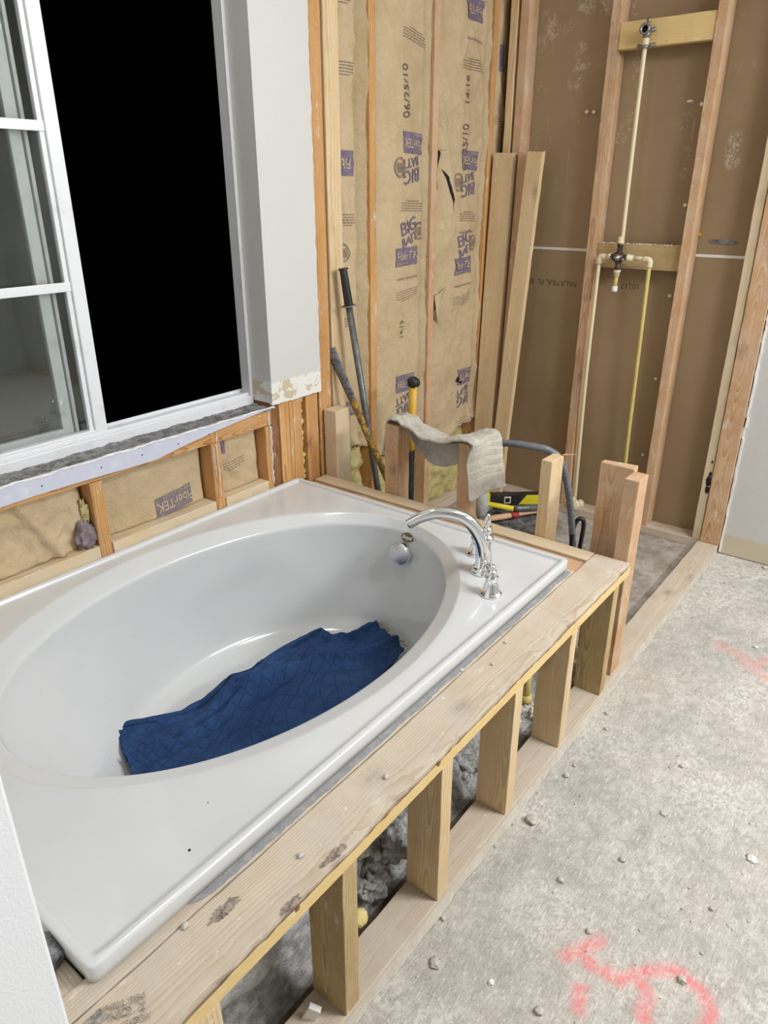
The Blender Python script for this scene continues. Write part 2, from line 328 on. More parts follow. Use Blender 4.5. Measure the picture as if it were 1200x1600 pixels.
M = dict(
    acrylic=m_acrylic(), kraft=m_kraft(), floor=m_floor(), dback=m_drywall_back(), wool=m_fibreglass(), terry=m_terry(), quilt=m_quilt(),
    wall=m_painted('painted_drywall', srgb(214, 213, 208), srgb(206, 192, 164), .862, True),
    wallr=m_painted('painted_drywall_right', srgb(206, 205, 201), srgb(205, 194, 170), .095),
    wallp=m_painted('painted_wall', srgb(214, 214, 212)),
    wallw=m_painted('painted_wall_white', srgb(240, 241, 243)),
    ceil=plain('ceiling_paint', srgb(236, 236, 234), .8),
    vinyl=dirty('window_vinyl', srgb(232, 234, 236), srgb(178, 176, 172), .45, 14, .35, 0, .52, .72, .1),
    mortar=dirty('grey_mortar', srgb(160, 158, 156), srgb(84, 82, 82), .9, 34, .95, 0, .42, .6, 1.0, .004),
    strip=dirty('lavender_primer', srgb(204, 206, 220), srgb(232, 232, 236), .6, 22, .6, 0, .5, .7, .3),
    edge=plain('plaster_edge', srgb(238, 237, 232), .9, bump=.8, bscale=160, bdist=.003),
    chrome=plain('chrome', (.86, .87, .88), .06, 1.0, .02),
    chrome_d=dirty('dusty_chrome', (.62, .64, .68), srgb(205, 207, 208), .8, 60, .38, .8, .5, .66, .2),
    badge=plain('badge_bronze', srgb(112, 104, 92), .35, .6), silver=plain('badge_silver', srgb(235, 228, 210), .3, .2),
    purple=dirty('purple_ink', srgb(108, 96, 122), srgb(160, 142, 124), .6, 40, .8, 0, .42, .66, .2), ink=plain('grey_ink', srgb(104, 88, 80), .85),
    inkp=plain('pale_ink', srgb(178, 158, 140), .85), inkw=plain('knocked_out_ink', srgb(196, 176, 150), .85), stamp=dirty('mill_stamp_ink', srgb(104, 98, 98), srgb(190, 180, 166), .8, 70, .9, 0, .4, .62),
    cpvc=plain('cream_cpvc', srgb(226, 214, 176), .45), cpvc_y=dirty('yellow_cpvc', srgb(214, 196, 116), srgb(150, 140, 90), .5, 60, .45),
    white=plain('white_plastic', srgb(232, 230, 224), .4), valve=dirty('brown_brass_valve', srgb(64, 46, 42), srgb(140, 130, 124), .6, 90, .4, .5),
    metal=dirty('cast_metal', srgb(150, 150, 150), srgb(90, 88, 86), .6, 80, .4, .7), hole=plain('dark_bore', srgb(14, 12, 14), .8),
    steel=dirty('dusty_steel', srgb(98, 100, 103), srgb(150, 150, 148), .6, 40, .45, .5), rust=dirty('rusty_yellow_bar', srgb(96, 80, 56), srgb(196, 150, 40), .9, 45, .7, .2, .48, .56),
    prysteel=dirty('worn_grey_steel', srgb(122, 122, 124), srgb(52, 50, 52), .9, 70, .6, .4, .45, .6, .8, .002),
    scar=dirty('dark_wood_bruise', srgb(112, 100, 92), srgb(178, 164, 146), .9, 120, .9, 0, .42, .6),
    rib=dirty('dusty_black_rubber', srgb(44, 44, 48), srgb(150, 148, 144), .7, 30, .7, 0, .42, .66),
    black=dirty('black_rubber', srgb(28, 28, 30), srgb(110, 108, 104), .35, 50, .5, 0, .5, .7), yellow=dirty('yellow_fibreglass', srgb(222, 176, 52), srgb(180, 160, 110), .5, 50, .5),
    rubberg=dirty('grey_rubber', srgb(178, 176, 170), srgb(122, 120, 116), .6, 40, .8), cable=plain('black_cable', srgb(20, 20, 22), .25),
    grey_hose=dirty('grey_painted_steel', srgb(112, 117, 125), srgb(182, 183, 184), .55, 60, .4, .2, .5, .66), dwood=wood('dusty', 'x'), redink=plain('red_label', srgb(170, 50, 48), .6),
    level_y=plain('level_yellow', srgb(214, 196, 40), .5), shell=dirty('grey_fibreglass_shell', srgb(160, 160, 160), srgb(206, 206, 204), .7, 90, .7, 0, .45, .6, .8, .003),
    lump=dirty('grey_lumps', srgb(184, 182, 178), srgb(112, 110, 108), .8, 38, .95, 0, .42, .58, 1.0, .006), pebble=dirty('pebble_grey', srgb(206, 200, 188), srgb(146, 138, 126), .7, 60, .95),
    foam=plain('spray_foam', srgb(226, 208, 140), .9, bump=1, bscale=90, bdist=.004), sheath=plain('sheathing', srgb(120, 96, 66), .9), fringe=plain('frayed_lining', srgb(176, 170, 160), .9, bump=1, bscale=200, bdist=.004),
    seal=dirty('caulk', srgb(226, 224, 216), srgb(150, 142, 130), .7, 40, .7), bead=dirty('mortar_fillet', srgb(190, 180, 162), srgb(210, 203, 190), .7, 24, .95, 0, .4, .6, .6, .003),
    sealg=dirty('grey_silicone', srgb(134, 136, 140), srgb(176, 172, 166), .7, 40, .7), paper=dirty('grey_crumpled_paper', srgb(122, 108, 112), srgb(170, 160, 158), .6, 50, .85), sheet=plain('pale_plastic_sheet', srgb(196, 198, 204), .4),
)
def m_glass():
    m = NT('window_glass'); m.set(Roughness=.0, Transmission_Weight=1.0, IOR=1.5)
    m.b.inputs['Base Color'].default_value = (.93, .96, .93, 1)
    d = m.new('ShaderNodeBsdfDiffuse', {'Color': (.45, .5, .43, 1)})
    v = m.obj((1, 1, 1), False)
    f = m.ramp(m.noise(v, 5, 8, .7), .3, .75, .008, .03)
    sp = m.ramp(m.noise(v, 120, 2, .5), .74, .78, 0, .35)
    mx = m.new('ShaderNodeMixShader', {0: m.math('MAXIMUM', f, sp), 1: m.b.outputs[0], 2: d.outputs[0]})
    m.link(mx.outputs[0], m.n['Material Output'].inputs[0]); return m.m
M['glass'] = m_glass()

# ------------------------------------------------------------------ object helpers
def link(o, parent=None):
    COL.objects.link(o)
    if parent is not None:
        o.parent = parent
        o.matrix_parent_inverse = Matrix.Identity(4)
    return o
def finish(name, bm, mat, parent=None, smooth=False, origin=None):
    """link a bmesh given in world coordinates as one object whose origin sits at its base"""
    bmesh.ops.recalc_face_normals(bm, faces=bm.faces)
    xs = [v.co for v in bm.verts]
    lo = Vector([min(c[i] for c in xs) for i in range(3)]); hi = Vector([max(c[i] for c in xs) for i in range(3)])
    org = Vector(origin) if origin is not None else Vector(((lo.x + hi.x) / 2, (lo.y + hi.y) / 2, lo.z))
    bm.transform(Matrix.Translation(-org))
    me = bpy.data.meshes.new(name); bm.to_mesh(me); bm.free()
    if smooth:
        for p in me.polygons: p.use_smooth = True
    me.materials.append(M[mat] if isinstance(mat, str) else mat)
    o = bpy.data.objects.new(name, me); link(o, parent)
    o['_org'] = tuple(org)
    par = Vector(parent['_org']) if parent is not None else Vector((0, 0, 0))
    o.location = org - par
    return o
def tag(o, label, cat, group=None, kind=None):
    o['label'] = label; o['category'] = cat
    if group: o['group'] = group
    if kind: o['kind'] = kind
    return o
def struct(o): o['kind'] = 'structure'; return o
def root(name, loc, label, cat, group=None):
    o = bpy.data.objects.new(name, None); o.empty_display_size = .05; COL.objects.link(o); o.location = loc; o['_org'] = tuple(loc)
    return tag(o, label, cat, group)

def bx(bm, a, b, bev=.0, rot=None, piv=None):
    n0 = len(bm.verts)
    r = bmesh.ops.create_cube(bm, size=1.0); vs = r['verts']
    a, b = Vector(a), Vector(b); c = (a + b) / 2; s = b - a
    for v in vs: v.co = Vector((v.co.x * s.x, v.co.y * s.y, v.co.z * s.z)) + c
    if bev:
        es = list({e for v in vs for e in v.link_edges})
        r2 = bmesh.ops.bevel(bm, geom=es, offset=bev, segments=2, affect='EDGES', profile=.6)
        vs = list({v for f in r2['faces'] for v in f.verts} | {v for v in vs if v.is_valid})
    if rot is not None:
        m = Matrix.Translation(piv or c) @ rot @ Matrix.Translation(-(piv or c))
        for v in vs: v.co = m @ v.co
    return vs
def lumber(name, a, b, tone, axis, parent=None, bev=.003, rough=.0012, rot=None, piv=None, jag=None):
    """a sawn board: eased edges, cut into short lengths whose surface wanders a little"""
    bm = bmesh.new(); a = Vector(a); b = Vector(b)
    bmesh.ops.create_cube(bm, size=1.0); c = (a + b) / 2; s = b - a
    for v in bm.verts: v.co = Vector((v.co.x * s.x, v.co.y * s.y, v.co.z * s.z)) + c
    i = 'xyz'.index(axis)
    bmesh.ops.bevel(bm, geom=list(bm.edges), offset=bev, segments=2, affect='EDGES', profile=.6)
    n = max(2, int(abs(s[i]) / .035))
    lo = a[i]; d = Vector([0, 0, 0]); d[i] = 1
    for k in range(1, n):
        p = Vector(c); p[i] = lo + s[i] * k / n
        bmesh.ops.bisect_plane(bm, geom=bm.verts[:] + bm.edges[:] + bm.faces[:], plane_co=p, plane_no=d)
    sd = random.random() * 50
    for v in bm.verts:
        p = v.co * 14 + Vector((sd, sd, sd)); nv = noise.noise_vector(p)
        q = noise.noise_vector(v.co * 70 + Vector((sd, 0, 0)))
        v.co += Vector([(nv[j] * rough + q[j] * rough * .6) * (1 if j != i else .3) for j in range(3)])
    if jag: jag(bm, a, b)
    if rot is not None:
        pv = Vector(piv) if piv is not None else c
        bm.transform(Matrix.Translation(pv) @ rot @ Matrix.Translation(-pv))
    return finish(name, bm, wood(tone, axis), parent)
def frame_of(d, up=Vector((0, 0, 1))):
    d = d.normalized(); u = up if abs(d.dot(up)) < .97 else Vector((1, 0, 0)); x = u.cross(d).normalized(); return x, d.cross(x).normalized()
def tube(bm, pts, rad, seg=14, caps=True, flat=None):
    pts = [Vector(p) for p in pts]
    rads = rad if isinstance(rad, (list, tuple)) else [rad] * len(pts)
    rings = []; x = None
    for i, p in enumerate(pts):
        d = (pts[min(i + 1, len(pts) - 1)] - pts[max(i - 1, 0)]).normalized()
        if x is None: x, y = frame_of(d)
        else:
            x = (x - d * x.dot(d)).normalized(); y = d.cross(x)
        fx, fy = (1, 1) if flat is None else (flat[i] if isinstance(flat, list) else flat)
        rings.append([bm.verts.new(p + (x * math.cos(t) * fx + y * math.sin(t) * fy) * rads[i]) for t in [2 * math.pi * k / seg for k in range(seg)]])
    for a, b in zip(rings[:-1], rings[1:]):
        for k in range(seg): bm.faces.new((a[k], a[(k + 1) % seg], b[(k + 1) % seg], b[k]))
    if caps:
        bm.faces.new(list(reversed(rings[0]))); bm.faces.new(rings[-1])
def smooth_path(pts, n=8):
    pts = [Vector(p) for p in pts]; out = []
    for i in range(len(pts) - 1):
        p0 = pts[max(i - 1, 0)]; p1 = pts[i]; p2 = pts[i + 1]; p3 = pts[min(i + 2, len(pts) - 1)]
        for k in range(n):
            t = k / n
            out.append(.5 * ((2 * p1) + (-p0 + p2) * t + (2 * p0 - 5 * p1 + 4 * p2 - p3) * t * t + (-p0 + 3 * p1 - 3 * p2 + p3) * t ** 3))
    out.append(pts[-1]); return out
def lathe(bm, prof, org, axis=Vector((0, 0, 1)), seg=28):
    axis = Vector(axis).normalized(); x, y = frame_of(axis); org = Vector(org); rings = []
    for r, h in prof:
        if r < 1e-6: rings.append([bm.verts.new(org + axis * h)])
        else: rings.append([bm.verts.new(org + axis * h + (x * math.cos(t) + y * math.sin(t)) * r) for t in [2 * math.pi * k / seg for k in range(seg)]])
    for a, b in zip(rings[:-1], rings[1:]):
        if len(a) == 1 and len(b) == 1: continue
        for k in range(seg):
            j = (k + 1) % seg
            if len(a) == 1: bm.faces.new((a[0], b[k], b[j]))
            elif len(b) == 1: bm.faces.new((a[k], b[0], a[j]))
            else: bm.faces.new((a[k], b[k], b[j], a[j]))
def ball(bm, c, r, sub=3, sc=(1, 1, 1), lump=0.0, sd=0.0, freq=3.0):
    r_ = bmesh.ops.create_icosphere(bm, subdivisions=sub, radius=1.0)
    for v in r_['verts']:
        n = v.co.normalized(); k = 1 + lump * noise.noise(n * freq + Vector((sd, sd, sd))) + lump * .5 * noise.noise(n * freq * 2.7 + Vector((sd, 3, sd)))
        v.co = Vector(c) + Vector((n.x * sc[0], n.y * sc[1], n.z * sc[2])) * r * k
def grid(bm, f, nu, nv, uv=True):
    L = bm.loops.layers.uv.new('UVMap') if uv and not bm.loops.layers.uv else (bm.loops.layers.uv.active if uv else None)
    g = [[bm.verts.new(f(i / nu, j / nv)) for j in range(nv + 1)] for i in range(nu + 1)]
    for i in range(nu):
        for j in range(nv):
            fc = bm.faces.new((g[i][j], g[i + 1][j], g[i + 1][j + 1], g[i][j + 1]))
            if L:
                for l, (a, b) in zip(fc.loops, ((i, j), (i + 1, j), (i + 1, j + 1), (i, j + 1))): l[L].uv = (a / nu, b / nv)
    return g
def solid(o, t, off=0.0):
    md = o.modifiers.new('thickness', 'SOLIDIFY'); md.thickness = t; md.offset = off; return o
def prism(bm, poly, d):
    """extrude a closed polygon (3-D points) by vector d"""
    a = [bm.verts.new(Vector(p)) for p in poly]; b = [bm.verts.new(Vector(p) + Vector(d)) for p in poly]
    bm.faces.new(a); bm.faces.new(list(reversed(b)))
    for k in range(len(a)): j = (k + 1) % len(a); bm.faces.new((a[k], b[k], b[j], a[j]))
def text_mesh(name, body, size, org, xd, yd, mat, parent, shear=0.0, bold=0.0, align='CENTER', depth=.0004, conform=None):
    cu = bpy.data.curves.new('t', 'FONT'); cu.body = body; cu.size = size; cu.align_x = align; cu.align_y = 'CENTER'; cu.shear = shear; cu.offset = bold; cu.extrude = depth; cu.resolution_u = 3; cu.space_line = .85
    tmp = bpy.data.objects.new('t', cu); COL.objects.link(tmp)
    bpy.context.view_layer.update()
    me = bpy.data.meshes.new_from_object(tmp.evaluated_get(bpy.context.evaluated_depsgraph_get()))
    bpy.data.objects.remove(tmp)
    bm = bmesh.new(); bm.from_mesh(me); bpy.data.meshes.remove(me)
    xd = Vector(xd).normalized(); yd = Vector(yd).normalized(); zd = xd.cross(yd)
    for v in bm.verts: v.co = Vector(org) + xd * v.co.x + yd * v.co.y + zd * v.co.z
    if conform: conform(bm)
    return finish(name, bm, mat, parent)

def fbm(p, o=3):
    s = 0; a = 1
    for k in range(o): s += a * noise.noise(p); p = p * 2.1; a *= .5
    return s
def crumple(p, big=1.0):
    a = 1 - abs(noise.noise(p * 7)) * 2; b = 1 - abs(noise.noise(p * 19 + Vector((5, 5, 5)))) * 2
    return .6 * a + .4 * b * big

# ------------------------------------------------------------------ the shell of the room
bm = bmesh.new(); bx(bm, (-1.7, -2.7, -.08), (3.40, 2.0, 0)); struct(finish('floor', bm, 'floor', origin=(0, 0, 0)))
bm = bmesh.new(); bx(bm, (-1.7, -2.7, 2.72), (3.40, 2.0, 2.8)); struct(finish('ceiling', bm, 'ceil'))
bm = bmesh.new(); bx(bm, (3.258, .585, 0), (3.275, 1.995, 2.72)); struct(finish('wall_far', bm, 'dback', origin=(0, 0, 0)))
# sheathing behind the insulation, with the window hole left open
bm = bmesh.new(); bx(bm, (1.715, 1.925, 0), (3.275, 1.94, 2.72)); bx(bm, (-1.7, 1.925, 0), (1.715, 1.94, .765)); bx(bm, (-1.7, 1.925, 2.16), (1.715, 1.94, 2.72)); bx(bm, (-1.7, 1.925, .765), (.2, 1.94, 2.16))
struct(finish('wall_left', bm, 'sheath', origin=(0, 0, 0)))
bm = bmesh.new(); bx(bm, (-1.7, -2.7, 0), (3.40, -2.62, 2.72)); struct(finish('wall_behind', bm, 'wallp', origin=(0, 0, 0)))
bm = bmesh.new(); bx(bm, (-1.7, -2.62, 0), (-1.62, 1.94, 2.72)); struct(finish('wall_near', bm, 'wallp', origin=(0, 0, 0)))
# partition end beside the camera, its finished end faces the room
bm = bmesh.new(); bx(bm, (.075, .612, 0), (.2, 1.925, 2.72), .004); struct(finish('wall_partition', bm, 'wallw', origin=(0, 0, 0)))
# finished drywall right of the shower opening, torn along its left edge
def torn_panel(x0, x1, y_edge, y_far, z0, z1):
    bm = bmesh.new(); n = 90; poly = []
    for k in range(n + 1):
        z = z0 + (z1 - z0) * k / n
        poly.append((x0, y_edge + .006 * noise.noise(Vector((z * 22, 1, 3))) + .004 * noise.noise(Vector((z * 90, 1, 3))), z))
    poly += [(x0, y_far, z1), (x0, y_far, z0)]
    prism(bm, poly, (x1 - x0, 0, 0)); return bm
bm = torn_panel(3.172, 3.188, .577, -2.62, .004, 2.72); struct(finish('wall_right', bm, 'wallr', origin=(0, 0, 0)))
bm = bmesh.new()
for k in range(60):
    z = .01 + 2.6 * k / 60; z2 = z + 2.6 / 60; e = .577 + .006 * noise.noise(Vector((z * 22, 1, 3)))
    bx(bm, (3.167, e - .004, z), (3.190, e + .004, z2 + .002))
for v in bm.verts: v.co += noise.noise_vector(v.co * 60) * .004
struct(finish('trim_1', bm, 'edge', origin=(0, 0, 0)))
# window wall drywall: face right of the window, and its return into the opening
bm = bmesh.new(); n = 80; poly = []
for k in range(n + 1):
    z = .786 + (2.72 - .786) * k / n
    poly.append((1.952 + .004 * noise.noise(Vector((z * 25, 7, 3))) + (.004 * noise.noise(Vector((z * 90, 1, 3)))), 1.797, z))
poly += [(1.703, 1.797, 2.72)] + [(1.703 + .249 * k / 30, 1.797, .784 + .004 * noise.noise(Vector((k * 1.3, 2, 2)))) for k in range(30)]
prism(bm, poly, (0, .012, 0))
bx(bm, (1.703, 1.809, .79), (1.715, 1.905, 2.72))
bx(bm, (.2, 1.797, 2.12), (1.703, 1.81, 2.72)); bx(bm, (.2, 1.81, 2.12), (1.703, 1.905, 2.132))
struct(finish('wall_window', bm, 'wall', origin=(0, 0, 0)))

# ------------------------------------------------------------------ window
WIN = bpy.data.objects.new('window_1', None); COL.objects.link(WIN); WIN['_org'] = (0, 0, 0); WIN['kind'] = 'structure'
bm = bmesh.new()
X0, X1, ZB, ZT = .22, 1.703, .772, 2.12
bx(bm, (X0, 1.889, ZB), (X1, 1.97, ZB + .034), .003); bx(bm, (X0, 1.897, ZB + .034), (X1, 1.903, ZB + .046), .002); bx(bm, (X0, 1.905, ZB + .034), (X1, 1.965, ZB + .040), .001); bx(bm, (X0, 1.940, ZB + .040), (X1, 1.948, ZB + .050), .002)
bx(bm, (X1 - .009, 1.889, ZB + .03), (X1, 1.938, ZT), .002); bx(bm, (X1 - .014, 1.889, ZB + .034), (X1 - .009, 1.894, ZT), .002)
bx(bm, (X0, 1.889, ZT - .03), (X1, 1.97, ZT), .003); bx(bm, (X0, 1.889, ZB + .03), (X0 + .03, 1.97, ZT), .003)
finish('window_frame', bm, 'vinyl', WIN)
bm = bmesh.new()
bx(bm, (1.096, 1.898, ZB + .036), (1.134, 1.928, ZT - .03), .003); bx(bm, (1.082, 1.906, ZB + .04), (1.096, 1.924, ZT - .03), .002); bx(bm, (1.134, 1.910, ZB + .04), (1.139, 1.924, ZT - .03), .001)
bx(bm, (X0, 1.898, ZB + .036), (1.096, 1.926, ZB + .056), .003)
finish('inner_sash', bm, 'vinyl', WIN)
for z in (1.608, 1.226, 1.99):
    bm = bmesh.new(); bx(bm, (X0, 1.903, z - .012), (1.096, 1.910, z + .012), .002); finish('muntin', bm, 'vinyl', WIN)
bm = bmesh.new(); bx(bm, (X0 + .03, 1.914, ZB + .05), (1.09, 1.918, ZT - .03)); finish('glass_pane', bm, 'glass', WIN)
bm = bmesh.new()
bx(bm, (1.018, 1.935, ZB + .045), (1.050, 1.960, ZT - .03), .003); bx(bm, (1.058, 1.938, ZB + .045), (1.068, 1.956, ZT - .03), .002); bx(bm, (X0, 1.935, ZB + .045), (1.02, 1.96, ZB + .070), .003)
bx(bm, (X0, 1.935, ZB + .045), (X0 + .04, 1.96, ZT - .03), .003)
finish('outer_sash', bm, 'vinyl', WIN)
bm = bmesh.new(); bx(bm, (X0 + .04, 1.946, ZB + .065), (1.020, 1.950, ZT - .03)); finish('outer_glass_pane', bm, 'glass', WIN)

# mortar left on the sill, and the cut drywall strip under it
bm = bmesh.new()
def sillf(u, v):
    x = .21 + (1.70 - .21) * u; y = 1.800 + .088 * v
    return Vector((x, y + .004 * noise.noise(Vector((x * 30, v * 3, 1))) * (v < .5), .7755 + .003 * v + .005 * fbm(Vector((x * 26, y * 40, 2)))))
grid(bm, sillf, 300, 16)
for e in [e for e in bm.edges if e.is_boundary]: pass
o = finish('sill_mortar', bm, 'mortar'); solid(o, .006, -1); tag(o, 'rough grey mortar bed smeared along the window sill under the white frame', 'mortar')
bm = bmesh.new(); poly = []
N = 60
for k in range(N + 1):
    x = .21 + (1.66 - .21) * k / N; poly.append((x, 1.797, .7785 + .0015 * noise.noise(Vector((x * 50, 0, 0)))))
for k in range(N, -1, -1):
    x = .21 + (1.66 - .21) * k / N; t = max(0, (x - 1.22) / .44)
    poly.append((x, 1.797, min(.776, .7275 + .046 * t ** .8 + .0035 * math.sin(x * 9) * (1 - min(1, t)) + .001 * noise.noise(Vector((x * 60, 0, 0))))))
prism(bm, poly, (0, .012, 0))
o = finish('drywall_strip', bm, 'strip'); tag(o, 'lavender-white strip of cut drywall screwed under the window sill', 'drywall strip')
for x in (.86, 1.035, 1.17, 1.30, 1.42):
    bm = bmesh.new(); lathe(bm, [(0, .0006), (.0022, .0004), (.0022, -.001)], (x, 1.7965, .752), (0, -1, 0), 10); finish('screw_head', bm, 'hole', o)
bm = bmesh.new()
tube(bm, smooth_path([(.21 + 1.5 * k / 40, 1.797 + .002 * math.sin(k * 2.1), .7785 + .0015 * math.sin(k * 1.7)) for k in range(41)], 3), .003, 6)
for v in bm.verts: v.co += noise.noise_vector(v.co * 90) * .003
finish('plaster_crust', bm, 'edge', o)

# ------------------------------------------------------------------ framing under and beside the window
G = 'studs under and beside the window'
def stud(label, a, b, tone='fir', axis='z', group=None, name='wall_stud', cat='stud', **kw):
    return tag(lumber(name, a, b, tone, axis, **kw), label, cat, group)
stud('orange fir board lying flat as rough sill below the lavender strip', (.21, 1.81, .712), (1.705, 1.899, .772), 'fir', 'x', name='rough_sill', cat='sill board')
stud('short orange fir stud below the window, between the crumpled paper and the purple printed batt', (.998, 1.808, .44), (1.036, 1.899, .711), group=G, name='cripple_stud')
stud('short plaster-splashed fir stud below the window, between two paper-faced batts', (1.432, 1.808, .44), (1.470, 1.899, .711), group=G, name='cripple_stud')
stud('short fir stud with white plaster drip under the window corner', (1.672, 1.808, .44), (1.700, 1.899, .711), group=G, name='cripple_stud')
stud('dark brown stud right of the plaster-dripped stud, under the drywall corner', (1.706, 1.812, .2), (1.742, 1.899, 2.72), 'brown', group=G)
stud('yellow fir stud with wide grain under the patched drywall, left of the foam gap', (1.744, 1.808, .2), (1.792, 1.899, 2.72), group=G)
stud('darker grained fir stud touching the foam gap under the patched drywall', (1.794, 1.809, .2), (1.856, 1.899, 2.72), group=G)
stud('fir stud right of the foam gap, below the lower right drywall corner', (1.884, 1.812, .2), (1.947, 1.899, .80), group=G)
stud('narrow knotty fir stud running up the torn edge of the white drywall', (1.955, 1.810, .05), (2.022, 1.899, 2.72), group='tall studs of the insulated wall')
stud('pale pine stud beside the knotty fir stud, behind the short cut stud', (2.030, 1.806, .05), (2.104, 1.899, 2.72), 'pine', group='tall studs of the insulated wall')
stud('thin orange fir stud between the first and second tall batts, behind the pry bars', (2.266, 1.810, .04), (2.304, 1.899, 2.72), group='tall studs of the insulated wall')
stud('reddish plaster-smeared stud in the middle of the insulated wall, behind the towel', (2.660, 1.808, .04), (2.700, 1.899, 2.72), 'red', group='tall studs of the insulated wall')
stud('orange fir stud at the right of the widest printed batts, left of the leaning boards', (3.098, 1.810, .04), (3.136, 1.899, 2.72), group='tall studs of the insulated wall')
def drip(name, x, y, z0, z1, par, r=.0045):
    bm = bmesh.new(); n = 26; pts = []
    for k in range(n + 1):
        z = z1 + (z0 - z1) * k / n; pts.append((x + .004 * noise.noise(Vector((z * 40, x * 9, 1))), y, z))
    tube(bm, pts, [r * (1 + .7 * noise.noise(Vector((p[2] * 60, x, 2)))) for p in pts], 8, True, (1, .35))
    o = finish('plaster_drip', bm, 'edge', par, True); o['label'] = 'white plaster drip'
CR = [o for o in bpy.data.objects if o.name.startswith('cripple_stud')]
drip('d', 1.452, 1.8065, .52, .705, CR[1]); drip('d', 1.440, 1.8065, .60, .700, CR[1], .003); drip('d', 1.694, 1.8065, .50, .710, CR[2], .0065)
RS = bpy.data.objects['rough_sill']; drip('d', 1.455, 1.8085, .714, .768, RS, .004); drip('d', 1.690, 1.8085, .714, .770, RS, .006)
for a, b, l in ((.215, .996, 'pale sawn block lying under the crumpled paper at the left of the window wall'), (1.038, 1.430, 'pale sawn block lying under the purple printed batt below the window'), (1.472, 1.671, 'pale sawn block lying under the small batt beneath the window corner')):
    stud(l, (a, 1.806, .465), (b, 1.899, .518 if a < 1 else .514), 'pale', 'x', group='blocks between the short studs below the window', name='blocking', cat='wood block')
lumber_plate = stud('dusty bottom plate on the floor below the insulated wall', (2.052, 1.81, 0), (3.255, 1.899, .038), 'dusty', 'x', name='bottom_plate', cat='bottom plate')
bm = bmesh.new()
for k in range(16):
    z = .46 + .33 * k / 15; ball(bm, (1.870 + .004 * math.sin(k * 2), 1.842 + .006 * math.sin(k * 3.1), z), .017, 2, (1, 1, 1), .5, k)
tag(finish('spray_foam', bm, 'foam', smooth=True), 'yellow spray foam squeezed in the gap under the patched drywall', 'foam')

# ------------------------------------------------------------------ insulation batts
def batt(label, x0, x1, z0, z1, y=1.842, group='tall paper-faced insulation batts', amp=.006, bottom=None, wool_z=None, sd=0.0, res=.011, fold=.0, lay=None, bulge=.012, tr=.0):
    r = root('insulation_batt', ((x0 + x1) / 2, 1.88, wool_z if wool_z is not None else z0), label, 'insulation batt', group)
    nu = int((x1 - x0) / res) + 2; nv = int((z1 - z0) / res) + 2
    bm = bmesh.new()
    def f(u, v):
        x = x0 + (x1 - x0) * u; zb = z0 + (bottom(u) if bottom else 0); z = zb + (z1 - zb) * v
        e = min(u, 1 - u); tuck = .030 * max(0, 1 - e / (.04 if x1 - x0 > .2 else .09)) ** 1.5
        q_ = ((x - (x1 - tr * (1 + .25 * noise.noise(Vector((z * 2.5, sd, 0)))))) / .016) if tr else -1
        if tr:
            k_ = max(0.0, min(1.0, q_)); back = max(0.0, 1 - (x1 - x) / .007); tuck = .042 * k_ * (1 - back) - .014 * back
        p = Vector((x, z * .8, sd)); d = amp * crumple(p) + amp * .8 * noise.noise(p * 3) + amp * .35 * noise.noise(p * 48)
        d += bulge * (1 - (2 * u - 1) ** 2)
        rg = 1 - abs(noise.noise(Vector((x * 5 + z * 2.2, z * 1.1, sd * 1.7)))) * 7
        d += amp * 1.2 * max(0, rg)
        if fold: d += fold * max(0, 1 - abs(u - .72 - .05 * math.sin(z * 5)) / .06)
        curl = .02 * max(0, 1 - (z - zb) / .05) ** 2 if bottom else 0
        return Vector((x, y + tuck - d - curl, z))
    grid(bm, f, nu, nv)
    k = finish('kraft_facing', bm, 'kraft', r, True); solid(k, .0012, 1)
    if wool_z is not None:
        bm = bmesh.new()
        def g(u, v):
            x = x0 + .003 + (x1 - x0 - .006) * u; z = wool_z + (z0 + .1 - wool_z) * v
            e = min(u, 1 - u, (v + .03)); d = .022 * fbm(Vector((x * 13, z * 13, sd))) + .012 * noise.noise(Vector((x * 45, z * 45, sd)))
            return Vector((x, 1.858 - d + .03 * max(0, 1 - e / .08) ** 2, z))
        grid(bm, g, int((x1 - x0) / .01), int((z0 + .1 - wool_z) / .01)); finish('fibreglass', bm, 'wool', r, True)
    return r, k, f, (x0, x1, z0, z1, bottom)
def conform_to(info):
    r, k, f, (x0, x1, z0, z1, bottom) = info
    def c(bm):
        # cut long faces so that the ink can follow the creases
        for kk in range(1):
            bmesh.ops.triangulate(bm, faces=bm.faces[:])
            for _ in range(3):
                es = [e for e in bm.edges if e.calc_length() > .007]
                if es: bmesh.ops.subdivide_edges(bm, edges=es, cuts=1); bmesh.ops.triangulate(bm, faces=[f for f in bm.faces if len(f.verts) > 3])
        for v in bm.verts:
            u = (v.co.x - x0) / (x1 - x0); zb = z0 + (bottom(u) if bottom else 0); w = (v.co.z - zb) / (z1 - zb)
            q = f(min(1, max(0, u)), min(1, max(0, w))); off = v.co.y
            v.co.y = q.y - .0026 + off
    return c
def ink_rect(info, x0, x1, z0, z1, mat='purple', skew=0.0, name='printed_block', lift=0.0):
    bm = bmesh.new()
    def f(u, v): return Vector((x0 + (x1 - x0) * u, -lift, z0 + (z1 - z0) * v + skew * (u - .5)))
    grid(bm, f, 24, 18, False); conform_to(info)(bm)
    return finish(name, bm, mat, info[1])
